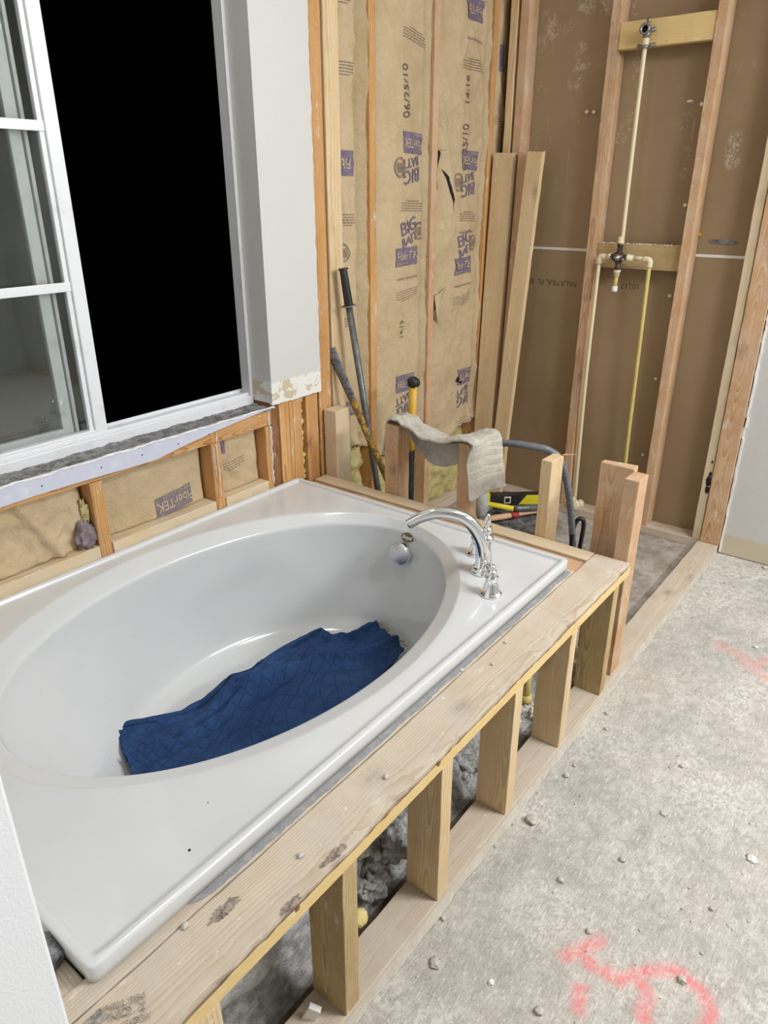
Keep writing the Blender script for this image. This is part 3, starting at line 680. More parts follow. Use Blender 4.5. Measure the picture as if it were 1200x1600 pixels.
def ink_text(info, body, size, x, z, mat, rot=0.0, shear=0.0, bold=0.0, lift=.0006, name='printed_lettering', w=1.0):
    c, s = math.cos(rot), math.sin(rot)
    cf = conform_to(info)
    xd = Vector((c, 0, s)); yd = Vector((-s, 0, c))
    def cc(bm):
        for v in bm.verts:
            # squeeze letters horizontally if asked
            v.co.x = x + (v.co.x - x) * w
            v.co.y = -lift
        cf(bm)
    return text_mesh(name, body, size, (x, 0, z), xd, yd, mat, info[1], shear, bold, depth=0, conform=cc)
def ink_lines(info, x, z, n=5, w=.11, rot=0.0, mat='ink', t=.0022, gap=.009):
    bm = bmesh.new(); rnd = random.Random(int(x * 1000 + z * 100))
    for k in range(n):
        ww = w * (1 if k < n - 1 else .55); q = -ww / 2; zz = (k - n / 2) * -gap
        while q < ww / 2:
            l = rnd.uniform(.004, .012); c, s = math.cos(rot), math.sin(rot)
            def P(a, b): return Vector((x + a * c - b * s, -.0006, z + a * s + b * c))
            vs = [bm.verts.new(P(q, zz)), bm.verts.new(P(min(q + l, ww / 2), zz)), bm.verts.new(P(min(q + l, ww / 2), zz + t)), bm.verts.new(P(q, zz + t))]
            bm.faces.new(vs); q += l + .003
    conform_to(info)(bm); return finish('printed_small_text', bm, mat, info[1])
def badge_ring(info, x, z, r):
    bm = bmesh.new()
    for r0, r1 in ((r, r * .93), (r * .82, r * .78)):
        for k in range(28):
            a, b = 2 * math.pi * k / 28, 2 * math.pi * (k + 1) / 28
            bm.faces.new([bm.verts.new((x + q * math.cos(t), -.0005, z + q * math.sin(t))) for q, t in ((r0, a), (r0, b), (r1, b), (r1, a))])
    for k in range(10):
        zz = -r * .5 + k * r * .1; ww = math.sqrt(max(0, (r * .7) ** 2 - zz * zz))
        bm.faces.new([bm.verts.new((x + a, -.0005, z + b)) for a, b in ((-ww, zz), (ww, zz), (ww, zz + r * .04), (-ww, zz + r * .04))])
    conform_to(info)(bm); return finish('printed_seal', bm, 'ink', info[1])
def print_up(info, x, z, s=1.0, seal=1):
    """upright group: slanted two-word lettering above a purple name block"""
    ink_text(info, 'BIG', .070 * s, x, z + .030 * s, 'purple', R_(17), .1, .0010, w=1.08)
    ink_text(info, 'BATT', .046 * s, x + .008 * s, z - .018 * s, 'purple', R_(17), .1, .0009)
    if seal: badge_ring(info, x + .085 * s, z + .012 * s, .034 * s)
    ink_rect(info, x - .085 * s, x + .065 * s, z - .115 * s, z - .045 * s, skew=.006)
    ink_text(info, 'FiberTEK', .042 * s, x - .010 * s, z - .078 * s, 'inkw', R_(3), 0, .0003, lift=.0020, w=.88)
    ink_text(info, 'performance', .014 * s, x - .045 * s, z - .105 * s, 'inkw', R_(3), 0, 0, lift=.0020)
    ink_text(info, 'THERMAL INSULATION', .013 * s, x - .01, z - .165 * s, 'ink', R_(3))
    ink_lines(info, x - .005, z - .235 * s, 5, .15 * s, R_(5))
def print_down(info, x, z, s=1.0, seal=1):
    """the same group printed the other way up"""
    p = math.pi
    ink_text(info, 'BIG', .070 * s, x, z - .030 * s, 'purple', p + R_(10), .1, .0010, w=1.08)
    ink_text(info, 'BATT', .046 * s, x - .008 * s, z + .016 * s, 'purple', p + R_(10), .1, .0009)
    if seal: badge_ring(info, x - .085 * s, z - .005 * s, .036 * s)
    ink_rect(info, x - .060 * s, x + .075 * s, z + .045 * s, z + .118 * s, skew=-.004)
    ink_text(info, 'FiberTEK', .042 * s, x + .006 * s, z + .080 * s, 'inkw', p - R_(3), 0, .0003, lift=.0020, w=.82)
    ink_text(info, 'performance', .014 * s, x + .04 * s, z + .108 * s, 'inkw', p - R_(3), 0, 0, lift=.0020)
    ink_lines(info, x + .005, z - .135 * s, 5, .16 * s, p - R_(2))
    ink_text(info, 'THERMAL INSULATION', .013 * s, x + .01, z - .205 * s, 'ink', p)

b0 = batt('creased paper batt between the pale stud and the thin orange stud, behind the black-gripped bar', 2.106, 2.265, .50, 2.6, sd=2.0, wool_z=.04, bottom=lambda u: .02 * math.sin(u * 5), fold=.0, amp=.008, tr=.062)
ink_rect(b0, 2.115, 2.190, 1.510, 1.590); ink_text(b0, 'Fib', .046, 2.15, 1.55, 'inkw', math.pi, 0, .0003, lift=.0020, w=.88)
ink_lines(b0, 2.15, 1.83, 5, .09); ink_lines(b0, 2.15, 1.36, 5, .08); ink_rect(b0, 2.108, 2.122, 1.41, 1.47)
ink_rect(b0, 2.12, 2.18, .64, .70); ink_text(b0, 'Fib', .04, 2.15, .67, 'inkw', math.pi, 0, .0003, lift=.0020, w=.88)
badge_ring(b0, 2.13, 1.255, .032); ink_lines(b0, 2.15, 1.0, 4, .07); ink_lines(b0, 2.14, 2.02, 3, .08)
b1 = batt('broad paper batt with upright and upside-down purple lettering, behind the yellow handle', 2.306, 2.658, .42, 2.6, sd=9.0, wool_z=.04, bottom=lambda u: .01 * math.sin(u * 9) - .03 * u, amp=.0066, tr=.030)
print_down(b1, 2.548, 1.548); print_up(b1, 2.530, 1.300)
ink_lines(b1, 2.56, 1.985, 5, .16, math.pi - R_(8)); ink_text(b1, '06/25/10', .05, 2.50, 1.80, 'ink', R_(92)); ink_text(b1, '14:15', .035, 2.50, .93, 'ink', R_(90))
print_down(b1, 2.515, .62, 1.0, 0)
b2 = batt('torn paper batt with faded purple lettering and yellow fibreglass showing below, left of the corner', 2.702, 3.096, .37, 2.6, sd=17.0, tr=.02, wool_z=.04, bottom=lambda u: .05 * u + .012 * math.sin(u * 12), amp=.009, group='tall paper-faced insulation batts')
print_down(b2, 2.965, 1.500, 1.0); print_up(b2, 2.955, 1.235, 1.0)
ink_rect(b2, 2.90, 3.03, 2.085, 2.16); ink_text(b2, 'FiberTEK', .042, 2.965, 2.122, 'inkw', math.pi, 0, .0003, lift=.0020, w=.82)
ink_lines(b2, 2.97, 1.94, 5, .17, math.pi); ink_text(b2, 'THERMAL INSULATION', .013, 2.97, 2.02, 'ink', math.pi); ink_text(b2, '14:16', .05, 2.93, 1.84, 'ink', R_(90)); ink_text(b2, '06/25/10', .05, 2.93, 1.63, 'ink', R_(90))
print_down(b2, 3.00, .56, 1.0, 0)
def hole(info, pts, name='torn_hole', mat='hole', lift=.001):
    bm = bmesh.new(); bm.faces.new([bm.verts.new((x, -lift, z)) for x, z in pts]); bmesh.ops.triangulate(bm, faces=bm.faces[:])
    bmesh.ops.subdivide_edges(bm, edges=bm.edges[:], cuts=2); conform_to(info)(bm); o = finish(name, bm, mat, info[1]); return o
hole(b2, [(2.712, 1.80), (2.722, 1.72), (2.735, 1.665), (2.750, 1.655), (2.730, 1.64), (2.748, 1.60), (2.733, 1.54), (2.722, 1.46), (2.712, 1.50)])
hole(b2, [(2.76, 1.545), (2.80, 1.50), (2.845, 1.42), (2.85, 1.36), (2.848, 1.43), (2.81, 1.515)], 'tear_line')
hole(b2, [(2.93, .655), (2.95, .63), (2.985, .625), (2.96, .615), (2.925, .63)], 'tear_line')
bm = bmesh.new(); grid(bm, lambda u, v: Vector((2.722 + .10 * u * (1 - v), 1.822 - .026 * v * (1 - u) - .006 * math.sin(u * 4), 1.045 - .13 * v + .03 * u)), 10, 8); solid(finish('torn_flap', bm, 'kraft', b2[1], True), .001)
bm = bmesh.new(); grid(bm, lambda u, v: Vector((2.712 + .03 * u, 1.820 - .03 * u * v, 1.70 - .09 * v)), 8, 8); solid(finish('torn_flap', bm, 'kraft', b2[1], True), .001)
hole(b1, [(2.640, 1.02), (2.652, 1.0), (2.648, .96), (2.655, .93), (2.640, .915), (2.632, .95), (2.640, .975)])
b3 = batt('narrow slice of paper batt between the last orange stud and the corner stud', 3.138, 3.255, .3, 2.6, y=1.834, sd=23.0, amp=.006, group='tall paper-faced insulation batts')
ink_rect(b3, 3.165, 3.20, 1.93, 2.03); ink_lines(b3, 3.17, 1.74, 4, .05)
w0 = batt('badly crumpled paper batt at the far left below the window', .215, .996, .519, .711, y=1.850, group='short batts below the window', sd=31.0, amp=.016, res=.008, bulge=.006)
w1 = batt('flat paper batt with an upside-down purple name block, below the window', 1.038, 1.430, .515, .711, y=1.858, group='short batts below the window', sd=41.0, amp=.005, res=.008, bulge=.004)
ink_rect(w1, 1.222, 1.368, .518, .585, 'paper', .012); ink_text(w1, 'FiberTEK', .044, 1.30, .552, 'inkw', math.pi + R_(3), 0, .0003, lift=.0020, w=.88); ink_text(w1, 'performance', .013, 1.335, .580, 'inkw', math.pi + R_(3), 0, 0, lift=.0020)
w2 = batt('small creased paper batt under the right corner of the window', 1.472, 1.671, .515, .711, y=1.858, group='short batts below the window', sd=47.0, amp=.011, res=.006, bulge=.004)
ink_lines(w2, 1.545, .60, 4, .1, R_(8)); ink_rect(w2, 1.476, 1.51, .655, .70)
# crumpled grey paper and tuft of wool beside the first short stud
bm = bmesh.new(); ball(bm, (.968, 1.825, .555), .034, 4, (.85, .5, 1.15), .55, 3.3, 2.2)
tag(finish('crumpled_paper', bm, 'paper', smooth=True), 'wad of purple-grey crumpled paper beside the first short stud under the window', 'paper')
bm = bmesh.new(); ball(bm, (.982, 1.838, .622), .024, 4, (.6, .5, 1.5), .6, 1.3, 2.5)
tag(finish('fibreglass_tuft', bm, 'wool', smooth=True), 'tuft of yellow fibreglass above the grey wad under the window', 'insulation tuft')

# ------------------------------------------------------------------ wet wall framing
GW = 'studs of the brown wet wall'
stud('reddish stud in the corner where brown drywall meets the insulation', (3.170, 1.692, .038), (3.256, 1.732, 2.72), 'red', group=GW, name='wall_stud')
stud('pale thin stud edge left of the dark gap in the far corner', (3.168, 1.744, .038), (3.256, 1.778, 2.72), 'pine', group=GW)
stud('stud left of the tall cream shower pipe, on the brown wall', (3.170, 1.302, .038), (3.256, 1.340, 2.72), 'red', group=GW)
stud('stud right of the shower pipes, on the brown wall', (3.170, .907, .038), (3.256, .945, 2.72), 'red', group=GW)
stud('narrow pale stud with a black stain beside the thick reddish post', (3.168, .667, .038), (3.256, .702, 2.72), 'pale', group=GW)
stud('thick reddish post against the torn edge of the right-hand drywall', (3.160, .585, .038), (3.256, .664, 2.72), 'red', group=GW)
stud('thick yellow board nailed between two studs behind the shower outlet', (3.175, .946, 1.962), (3.213, 1.301, 2.052), 'yellow', 'y', name='blocking', cat='wood block', group='blocks behind the shower plumbing')
stud('weathered board nailed between two studs behind the shower valve', (3.195, .946, 1.160), (3.233, 1.301, 1.258), 'treated', 'y', name='blocking', cat='wood block', group='blocks behind the shower plumbing')
bm = bmesh.new()
for k in range(70):
    y = .95 + .35 * random.random(); ball(bm, (3.199 + .03 * random.random(), y, 1.2585), .0018 + .0026 * random.random(), 1, (1, 1, .8), .5, k)
tag(finish('mortar_crumbs', bm, 'edge'), 'white mortar crumbs along the top of the lower shower block', 'mortar', kind='stuff')
stud('plaster-covered bottom plate under the brown drywall', (3.168, .587, 0), (3.256, 1.80, .038), 'dusty', 'y', name='bottom_plate', cat='bottom plate', rough=.002)
# leaning boards, cut short, in the corner
GL = 'cut boards leaning in the far corner'
def lean(label, yb0, yb1, xb, xt, thick, ztop, tone, shift=.05, group=GL, z0=.002):
    """a board standing on the floor whose top leans back against the wall studs; shift moves the top towards the right"""
    bm = bmesh.new(); n = 44
    rings = []
    for k in range(n + 1):
        t = k / n; z = z0 + (ztop - z0) * t; x = xb + (xt - xb) * t; s = -shift * t
        j = lambda q: .0012 * noise.noise(Vector((z * 14, q, xb * 9)))
        zt = z
        rings.append([bm.verts.new((x + a + j(i), y + s + j(i + 9), zt + (.004 * math.sin(i * 4) if k == n else 0))) for i, (a, y) in enumerate(((0, yb0), (.002, yb0 + .004), (thick, yb0 + .002), (thick, yb1), (.002, yb1), (0, yb1 - .003)))])
    # keep corners ordered around the section
    for a, b in zip(rings[:-1], rings[1:]):
        for k in range(6): bm.faces.new((a[k], a[(k + 1) % 6], b[(k + 1) % 6], b[k]))
    bm.faces.new(list(reversed(rings[0]))); bm.faces.new(rings[-1])
    return tag(finish('leaning_board', bm, wood(tone, 'z')), label, 'board', group)
lean('left one of the cut boards leaning in the far corner, widest and palest', 1.703, 1.803, 3.075, 3.120, .034, 1.612, 'pine', .006)
lean('edge-on middle board leaning in the far corner between two flat boards', 1.652, 1.700, 3.112, 3.135, .030, 1.612, 'red', .018)
lean('right one of the cut boards leaning in the far corner, over the brown drywall', 1.628, 1.700, 3.072, 3.098, .034, 1.612, 'pine', .078)
# nails sticking out of the brown drywall
def nail(x, y, z, d, label, l=.02):
    bm = bmesh.new(); lathe(bm, [(0, 0), (.0012, .0005), (.0016, l), (.007, l), (.007, l + .002), (0, l + .003)], (x, y, z), d, 10)
    o = finish('screw', bm, 'silver'); return tag(o, label, 'screw', 'screws and nails poking out of the brown drywall')
for a, l in (((919, 175), 'left of two bright screw heads on the upper brown drywall'), ((930, 175), 'right of two bright screw heads on the upper brown drywall'), ((1048, 461), 'screw left of the right stud beside the word stamp'), ((1026, 590), 'screw beside the middle of the right shower stud'), ((1006, 708), 'lowest screw left of the right shower stud'), ((1072, 320), 'screw by the knot on the right shower stud'), ((1098, 163), 'screw near the white smear right of the shower pipe')):
    p = px(a[0], a[1], X=3.257); nail(p.x, p.y, p.z, (-1, -.1, -.05), l)
# white tape seam between the drywall sheets
bm = bmesh.new(); bx(bm, (3.2555, .70, 1.216), (3.2585, 1.645, 1.227), .001)
for v in bm.verts: v.co += noise.noise_vector(v.co * 30) * .001
struct(finish('trim_2', bm, 'edge'))
p = px(1078, 158, X=3.256); bm = bmesh.new(); ball(bm, p, .012, 3, (.08, 1.0, .35), .5, 4); tag(finish('plaster_smear', bm, 'edge'), 'short white plaster smear left of the right shower stud near the top', 'plaster')
p = px(1130, 378, X=3.256); bm = bmesh.new(); ball(bm, p, .05, 4, (.04, 1.0, .16), .6, 9); tag(finish('adhesive_smear', bm, 'mortar'), 'grey rough adhesive smear above the white seam at the right', 'adhesive')
bm = bmesh.new(); p = px(1093, 366, X=3.250); bx(bm, p - Vector((.004, .006, .006)), p + Vector((.004, .006, .006)), .002); tag(finish('orange_chip', bm, 'yellow'), 'tiny orange chip beside the right shower stud, above the seam', 'chip')
# stamped words on the paper (printed by the maker, upside down)
WF = bpy.data.objects['wall_far']
def wall_text(body, size, p, rot=0.0, mat='ink', flip=True):
    s = -1 if flip else 1
    xd = Vector((0, -1, 0)) * s; yd = Vector((0, 0, 1)) * s
    c, q = math.cos(rot), math.sin(rot); xd, yd = xd * c + yd * q, yd * c - xd * q
    return text_mesh('printed_lettering', body, size, p, xd, yd, mat, WF, depth=.0003)
p = px(862, 441, X=3.2572); wall_text('PALATKA, FL  05', .034, p, R_(0))
p = px(985, 447, X=3.2572); wall_text('10213', .034, p)

# ------------------------------------------------------------------ shower plumbing
PL = root('shower_plumbing', (3.19, 1.18, .06), 'cream shower pipes with brass valve and outlet, fixed to the blocks on the brown wall', 'plumbing')
XP = 3.152
a = px(1008, 71, X=XP); b = px(974, 362, X=XP)
YR = (a.y + b.y) / 2
bm = bmesh.new(); tube(bm, smooth_path([(XP, b.y, b.z - .05), (XP - .004, (a.y + b.y) / 2, (a.z + b.z) / 2), (XP, a.y, a.z)]), .0082, 16); finish('riser_pipe', bm, 'cpvc', PL, True)
zo = a.z; yo = a.y
bm = bmesh.new()
lathe(bm, [(.0105, 0), (.0125, .004), (.0125, .024), (.0105, .026)], (XP, yo, zo - .002))
o = finish('pipe_adapter', bm, 'cpvc', PL, True)
bm = bmesh.new()
lathe(bm, [(.0, 0), (.0155, 0), (.0155, .008), (.012, .010), (.012, .03), (0, .03)], (XP, yo, zo - .010))
lathe(bm, [(0, 0), (.0125, 0), (.0135, .012), (.0135, .04), (0, .045)], (XP, yo, zo + .024))
lathe(bm, [(0, -.002), (.013, 0), (.013, .014), (.019, .016), (.019, .028), (.0125, .028), (.0115, .012), (0, .012)], (XP, yo, zo + .050), (-1, 0, 0))
for dy, dz in ((-.030, .0), (.026, .0), (-.024, .05), (.0, .082)):
    q0 = Vector((XP + .006, yo + dy * .3, zo + .0 + dz * .9)); q1 = Vector((XP + .006, yo + dy, zo + dz))
    tube(bm, [q0, q1], .006, 8); lathe(bm, [(0, 0), (.008, 0), (.008, .006), (.0045, .008), (0, .009)], q1 + Vector((.004, 0, 0)), (-1, 0, 0), 12)
finish('drop_ear_elbow', bm, 'metal', PL, True)
bm = bmesh.new(); lathe(bm, [(0, 0), (.0105, 0), (.0105, .001), (0, .0012)], (XP - .018, yo, zo + .050), (-1, 0, 0)); finish('outlet_bore', bm, 'hole', PL, True)
# mixing valve
V = px(967, 402, X=XP)
bm = bmesh.new()
lathe(bm, [(0, -.052), (.0125, -.052), (.0125, -.040), (.0105, -.038), (.0125, -.016), (.016, 0), (.0125, .018), (.0105, .042), (.013, .044), (.013, .056), (0, .056)], V)
lathe(bm, [(0, -.036), (.012, -.036), (.012, -.026), (.009, -.024), (.011, 0), (.009, .024), (.012, .026), (.012, .036), (0, .036)], V, (0, -1, 0))
lathe(bm, [(0, -.01), (.022, -.006), (.024, .008), (.017, .012), (.015, .024), (0, .024)], V, (-1, 0, 0))
finish('valve_body', bm, 'valve', PL, True)
bm = bmesh.new(); lathe(bm, [(0, 0), (.0145, 0), (.0145, .007), (.006, .008), (.0045, .020), (0, .021)], V + Vector((-.022, 0, 0)), (-1, 0, 0), 12)
for s in (-1, 1): lathe(bm, [(0, 0), (.006, 0), (.006, .012), (0, .013)], V + Vector((-.016, s * .026, -.006)), (-1, 0, 0), 10)
finish('valve_cartridge', bm, 'metal', PL, True)
def adapter(c, ax, n='pipe_adapter'):
    bm = bmesh.new(); lathe(bm, [(0, 0), (.0145, 0), (.0145, .009), (.0115, .011), (.0115, .027), (0, .028)], c, ax); finish(n, bm, 'cpvc', PL, True)
adapter(V + Vector((0, 0, .054)), (0, 0, 1)); adapter(V + Vector((0, 0, -.050)), (0, 0, -1)); adapter(V + Vector((0, .034, 0)), (0, 1, 0)); adapter(V + Vector((0, -.034, 0)), (0, -1, 0))
yl = px(937, 402, X=XP).y; yr = px(1016, 405, X=XP).y
def elbow(c, s):
    bm = bmesh.new(); pts = [c + Vector((0, -s * .026, 0)), c + Vector((0, -s * .012, 0)), c + Vector((0, -s * .003, -.003)), c + Vector((0, 0, -.012)), c + Vector((0, 0, -.030))]
    tube(bm, smooth_path(pts, 4), .0122, 16); finish('pipe_elbow', bm, 'cpvc', PL, True)
cl = Vector((XP, yl, V.z)); cr = Vector((XP, yr, V.z - .003)); elbow(cl, 1); elbow(cr, -1)
bm = bmesh.new(); tube(bm, [V + Vector((0, .05, 0)), cl + Vector((0, -.01, 0))], .0082, 14); tube(bm, smooth_path([cl + Vector((0, 0, -.02)), (XP + .01, (yl + 1.278) / 2, .65), (3.205, 1.278, .05)]), .0082, 16); finish('left_supply_pipe', bm, 'cpvc', PL, True)
bm = bmesh.new(); tube(bm, [V + Vector((0, -.05, 0)), cr + Vector((0, .01, .002))], .0082, 14); finish('cross_pipe', bm, 'cpvc', PL, True)
q = px(978, 715, X=XP + .02)
bm = bmesh.new(); tube(bm, smooth_path([cr + Vector((0, 0, -.02)), (XP + .008, (cr.y + q.y) / 2, .78), (q.x, q.y, q.z), (q.x + .005, q.y - .012, .01)]), .0082, 16); o = finish('right_supply_pipe', bm, 'cpvc_y', PL, True); o['label'] = 'yellowed supply pipe with printed marks'
bm = bmesh.new(); tube(bm, [V + Vector((0, 0, -.07)), V + Vector((0, .002, -.122))], .0082, 14); finish('tub_spout_stub', bm, 'cpvc_y', PL, True)
bm = bmesh.new(); lathe(bm, [(0, 0), (.0112, 0), (.012, .002), (.012, .022), (0, .022)], V + Vector((0, .002, -.138))); finish('stub_cap', bm, 'white', PL, True)
bm = bmesh.new()
for k, (dx, dy, dz, r) in enumerate(((-.01, .03, .014, .024), (-.022, .004, .012, .026), (-.03, -.018, .010, .022), (.0, -.03, .008, .018))): ball(bm, (3.205 + dx, 1.278 + dy, .042 + dz), r, 3, (1, 1, 1.2), .35, k)
tag(finish('foam_sealant', bm, 'cpvc', smooth=True), 'cream foam sealant lumps around the foot of the left shower pipe', 'foam')

# ------------------------------------------------------------------ front frame of the tub deck
stud('long dusty bottom plate on the concrete from the tub front to the thick post', (.205, .587, 0), (3.166, .672, .038), 'dusty', 'x', name='bottom_plate', cat='bottom plate', rough=.0015)
bm = bmesh.new()
def beadf(u, v):
    x = .205 + 2.95 * u; w = .010 + .006 * noise.noise(Vector((x * 9, 0, 1))) + .004 * noise.noise(Vector((x * 50, 0, 1)))
    return Vector((x, .589 - w * v, .030 * (1 - v) ** 1.2 + .0015))
grid(bm, beadf, 300, 5); tag(finish('mortar_fillet', bm, 'bead', smooth=True), 'cream mortar fillet smeared along the outside of the long floor plate', 'mortar')
XS = [.345, .648, .954, 1.256, 1.558, 1.848]
LB = ['lowest short stud under the near end of the tub deck, at the bottom edge', 'short stud with a black knot, nearest whole one under the tub deck', 'short stud with two dark knots, second whole one under the deck edge',
      'short stud with pencil marks, third whole one under the deck edge', 'short stud with a black printed mark, fourth whole one under the deck edge', 'short dark yellow stud against the tall corner post at the deck end']
for k, (x, l) in enumerate(zip(XS, LB)):
    stud(l, (x, .588, .038), (x + .039, .672, .412), 'treated' if k in (5,) else ('pine' if k != 1 else 'treated'), group='short studs under the front edge of the tub deck', name='deck_stud', bev=.002)
# deck boards round the tub
def wane(bm, a, b):
    for v in bm.verts:
        if v.co.y < a.y + .012 and v.co.z > b.z - .012:
            t = max(0, noise.noise(Vector((v.co.x * 7, 3, 1)))) + .5 * max(0, noise.noise(Vector((v.co.x * 23, 3, 1)))) + .3 * max(0, noise.noise(Vector((v.co.x * 60, 8, 1))))
            v.co.y += .022 * t; v.co.z -= .010 * t
fb = stud('wide dirty pine board with chipped front edge along the tub, over the short studs', (.205, .590, .412), (1.965, .6985, .450), 'dirty', 'x', name='deck_board', cat='deck board', group='boards framing the tub', rough=.0018, jag=wane)
bm = bmesh.new()
def facef(u, v):
    x = .206 + 1.757 * u; t = noise.noise(Vector((x * 8, 1, 1))) * .004
    return Vector((x, .5885 - .0008 + .0006 * noise.noise(Vector((x * 40, v * 3, 1))), .4135 + (.028 + t + .004 * noise.noise(Vector((x * 45, 1, 1)))) * v))
grid(bm, facef, 200, 3); finish('bare_sawn_face', bm, wood('yellow', 'x'), fb)
SXD = (px(220, 1556, Z=.45) - px(167, 1575, Z=.45)).normalized()
for body, sz, pp in (('MILL 284', .0140, (196, 1566)), ('NO. 2', .0185, (200, 1580)), ('S-DRY', .0125, (216, 1593))):
    q = px(pp[0], pp[1], Z=.4525); text_mesh('mill_stamp', body, sz, q, SXD, Vector((-SXD.y, SXD.x, 0)), 'stamp', fb, depth=.0003)
q = px(150, 1593, Z=.4522); bm = bmesh.new(); bx(bm, q - Vector((.012, .009, .0002)), q + Vector((.012, .009, .0003))); finish('mill_mark', bm, 'stamp', fb)
stud('narrow split board between the seam and the tub, dirty silicone on it', (.205, .7015, .414), (1.82, .742, .450), 'dirty', 'x', name='deck_board', cat='deck board', group='boards framing the tub', rough=.0018)
stud('pale board on the outer edge behind the faucet, at the foot of the cut studs', (1.905, .7015, .412), (1.965, 1.802, .450), 'pale', 'y', name='deck_board', cat='deck board', group='boards framing the tub', rough=.0015)
stud('darker sunken board between the faucet end of the tub and the pale outer board', (1.80, .7015, .405), (1.902, 1.802, .443), 'red', 'y', name='deck_board', cat='deck board', group='boards framing the tub', rough=.0022)
stud('short dirty board at the near end of the tub beside the white wall end', (.202, .7015, .408), (.275, 1.80, .446), 'dirty', 'y', name='deck_board', cat='deck board', group='boards framing the tub')
# silicone left below the tub rim
bm = bmesh.new()
def sil(u, v):
    x = .44 + 1.36 * u; w = (.013 + .005 * noise.noise(Vector((x * 12, 2, 0))) + .003 * noise.noise(Vector((x * 70, 2, 0)))) * min(1, u * 60)
    return Vector((x, .7175 - w * v, .4535 - .002 * v))
grid(bm, sil, 240, 3); tag(finish('silicone_smear', bm, 'sealg', smooth=True), 'grey silicone smear on the deck below the long front rim of the tub', 'silicone')
# lumps of plaster and chips on the deck boards
for k, (xx, yy, s, l) in enumerate(((790, 1003, .9, 'tiny chip beside the seam on the far half of the front deck board'), (650, 1075, 1.1, 'plaster chip on the front deck board above the third stud'), (770, 1037, .8, 'plaster chip on the front deck board near its right end'), (603, 1213, 1.0, 'chip on the front deck board above the second stud'), (470, 1336, 1.1, 'chip on the front deck board near the dark scar'), (289, 1447, 1.2, 'chip in the deck seam at the near end'), (721, 1047, 1.0, 'flat flake in the middle of the front deck board'))):
    q = px(xx, yy, Z=.452); bm = bmesh.new(); ball(bm, q, .0045 * s, 2, (1.3, 1, .6), .6, k * 3.1); tag(finish('plaster_chip', bm, 'pebble', smooth=True), l, 'chip', 'chips on the tub deck')

for (xx, yy), r_ in (((526, 1332), .011), ((455, 1413), .010), ((507, 1349), .005), ((352, 1420), .014)):
    q = px(xx, yy, Z=.4507); bm = bmesh.new(); ball(bm, q - Vector((0, 0, .0003)), r_ * .85, 4, (1.7, .6, .06), 1.1, xx, 4); o = finish('dark_scar', bm, 'scar', fb)
for (xx, yy), r_ in (((686, 1193), .006), ((375 + 90, 1420), .005)):
    q = px(xx, yy, Y=.5872); bm = bmesh.new(); ball(bm, q, r_, 3, (1, .12, 1), .3, xx); finish('knot', bm, wood('brown', 'x'), fb, True)
PS = [o for o in bpy.data.objects if o.name.startswith('wall_stud') and 'black stain' in o.get('label', '')][0]
for (xx, yy), r_ in (((1107, 752), .016), ((1105, 765), .012), ((1110, 741), .008), ((1113, 722), .005)):
    q = px(xx, yy, X=3.1662); bm = bmesh.new(); ball(bm, q, r_ * .8, 4, (.03, .6, 1.2), 1.3, xx, 5); finish('black_stain', bm, 'black', PS, True)
# ------------------------------------------------------------------ knee wall between tub and shower
GK = 'cut studs of the knee wall between tub and shower'
def cutstud(label, y0, y1, z1, tone='red', x0=1.967, x1=2.050, z0=.038, tilt=.0):
    def jag(bm, a, b):
        for v in bm.verts:
            if v.co.z > b.z - .01: v.co.z += .004 * noise.noise(v.co * 60) + tilt * (v.co.x - a.x)
    return stud(label, (x0, y0, z0), (x1, y1, z1), tone, group=GK, name='cut_stud', jag=jag)
cutstud('cut stud standing against the window wall, right of the foam gap', 1.742, 1.800, .712, 'pale')
cutstud('cut stud holding the left end of the towel, two round knots', 1.452, 1.512, .708, 'red', x1=2.036)
cutstud('cut stud under the hanging end of the towel', 1.160, 1.204, .700, 'red', x1=2.030)
cutstud('cut stud standing alone right of the tool heap, split wood at its top', .868, .905, .706, 'pine')
cutstud('wide cut board in the pair at the deck end, turned flat to the tub', .648, .752, .706, 'red', x0=2.056, x1=2.092)
tag(lumber('corner_post', (1.966, .600, .039), (2.044, .644, .706), 'red', 'z'), 'tall cut corner post at the deck end beside the last short stud', 'post', GK)
stud('dusty floor plate under the cut studs, between tub and shower', (1.967, .674, 0), (2.052, 1.80, .038), 'dusty', 'y', name='bottom_plate', cat='bottom plate')
bm = bmesh.new()
q = Vector((2.045, .870, .708)); tube(bm, [q, q + Vector((.02, -.035, .003))], [.0018, .0004], 5); q2 = Vector((2.05, .65, .71))
tag(finish('wood_splinter', bm, wood('pine', 'y')), 'pale splinter sticking out of the top of the lone cut stud', 'splinter')

# ------------------------------------------------------------------ bathtub
TX0, TX1, TY0, TY1 = .274, 1.812, .718, 1.800
C0 = Vector((1.06, 1.26))
NA = 240
angs = sorted(set([round(2 * math.pi * k / NA, 5) for k in range(NA)] + [round(math.atan2(sy * (TY1 - TY0) / 2, sx * (TX1 - TX0) / 2) % (2 * math.pi) + d * .006, 5) for sx in (-1, 1) for sy in (-1, 1) for d in range(-6, 7)]))
def rrect(th, ins, rad):
    cx, cy = (TX0 + TX1) / 2, (TY0 + TY1) / 2; hx, hy = (TX1 - TX0) / 2 - ins, (TY1 - TY0) / 2 - ins
    dx, dy = math.cos(th), math.sin(th); lo, hi = 0.0, 2.0
    for _ in range(30):
        t = (lo + hi) / 2; x, y = abs(dx * t), abs(dy * t); qx, qy = x - hx + rad, y - hy + rad
        d = math.hypot(max(qx, 0), max(qy, 0)) + min(max(qx, qy), 0) - rad
        if d > 0: hi = t
        else: lo = t
    return Vector((cx + dx * lo, cy + dy * lo))
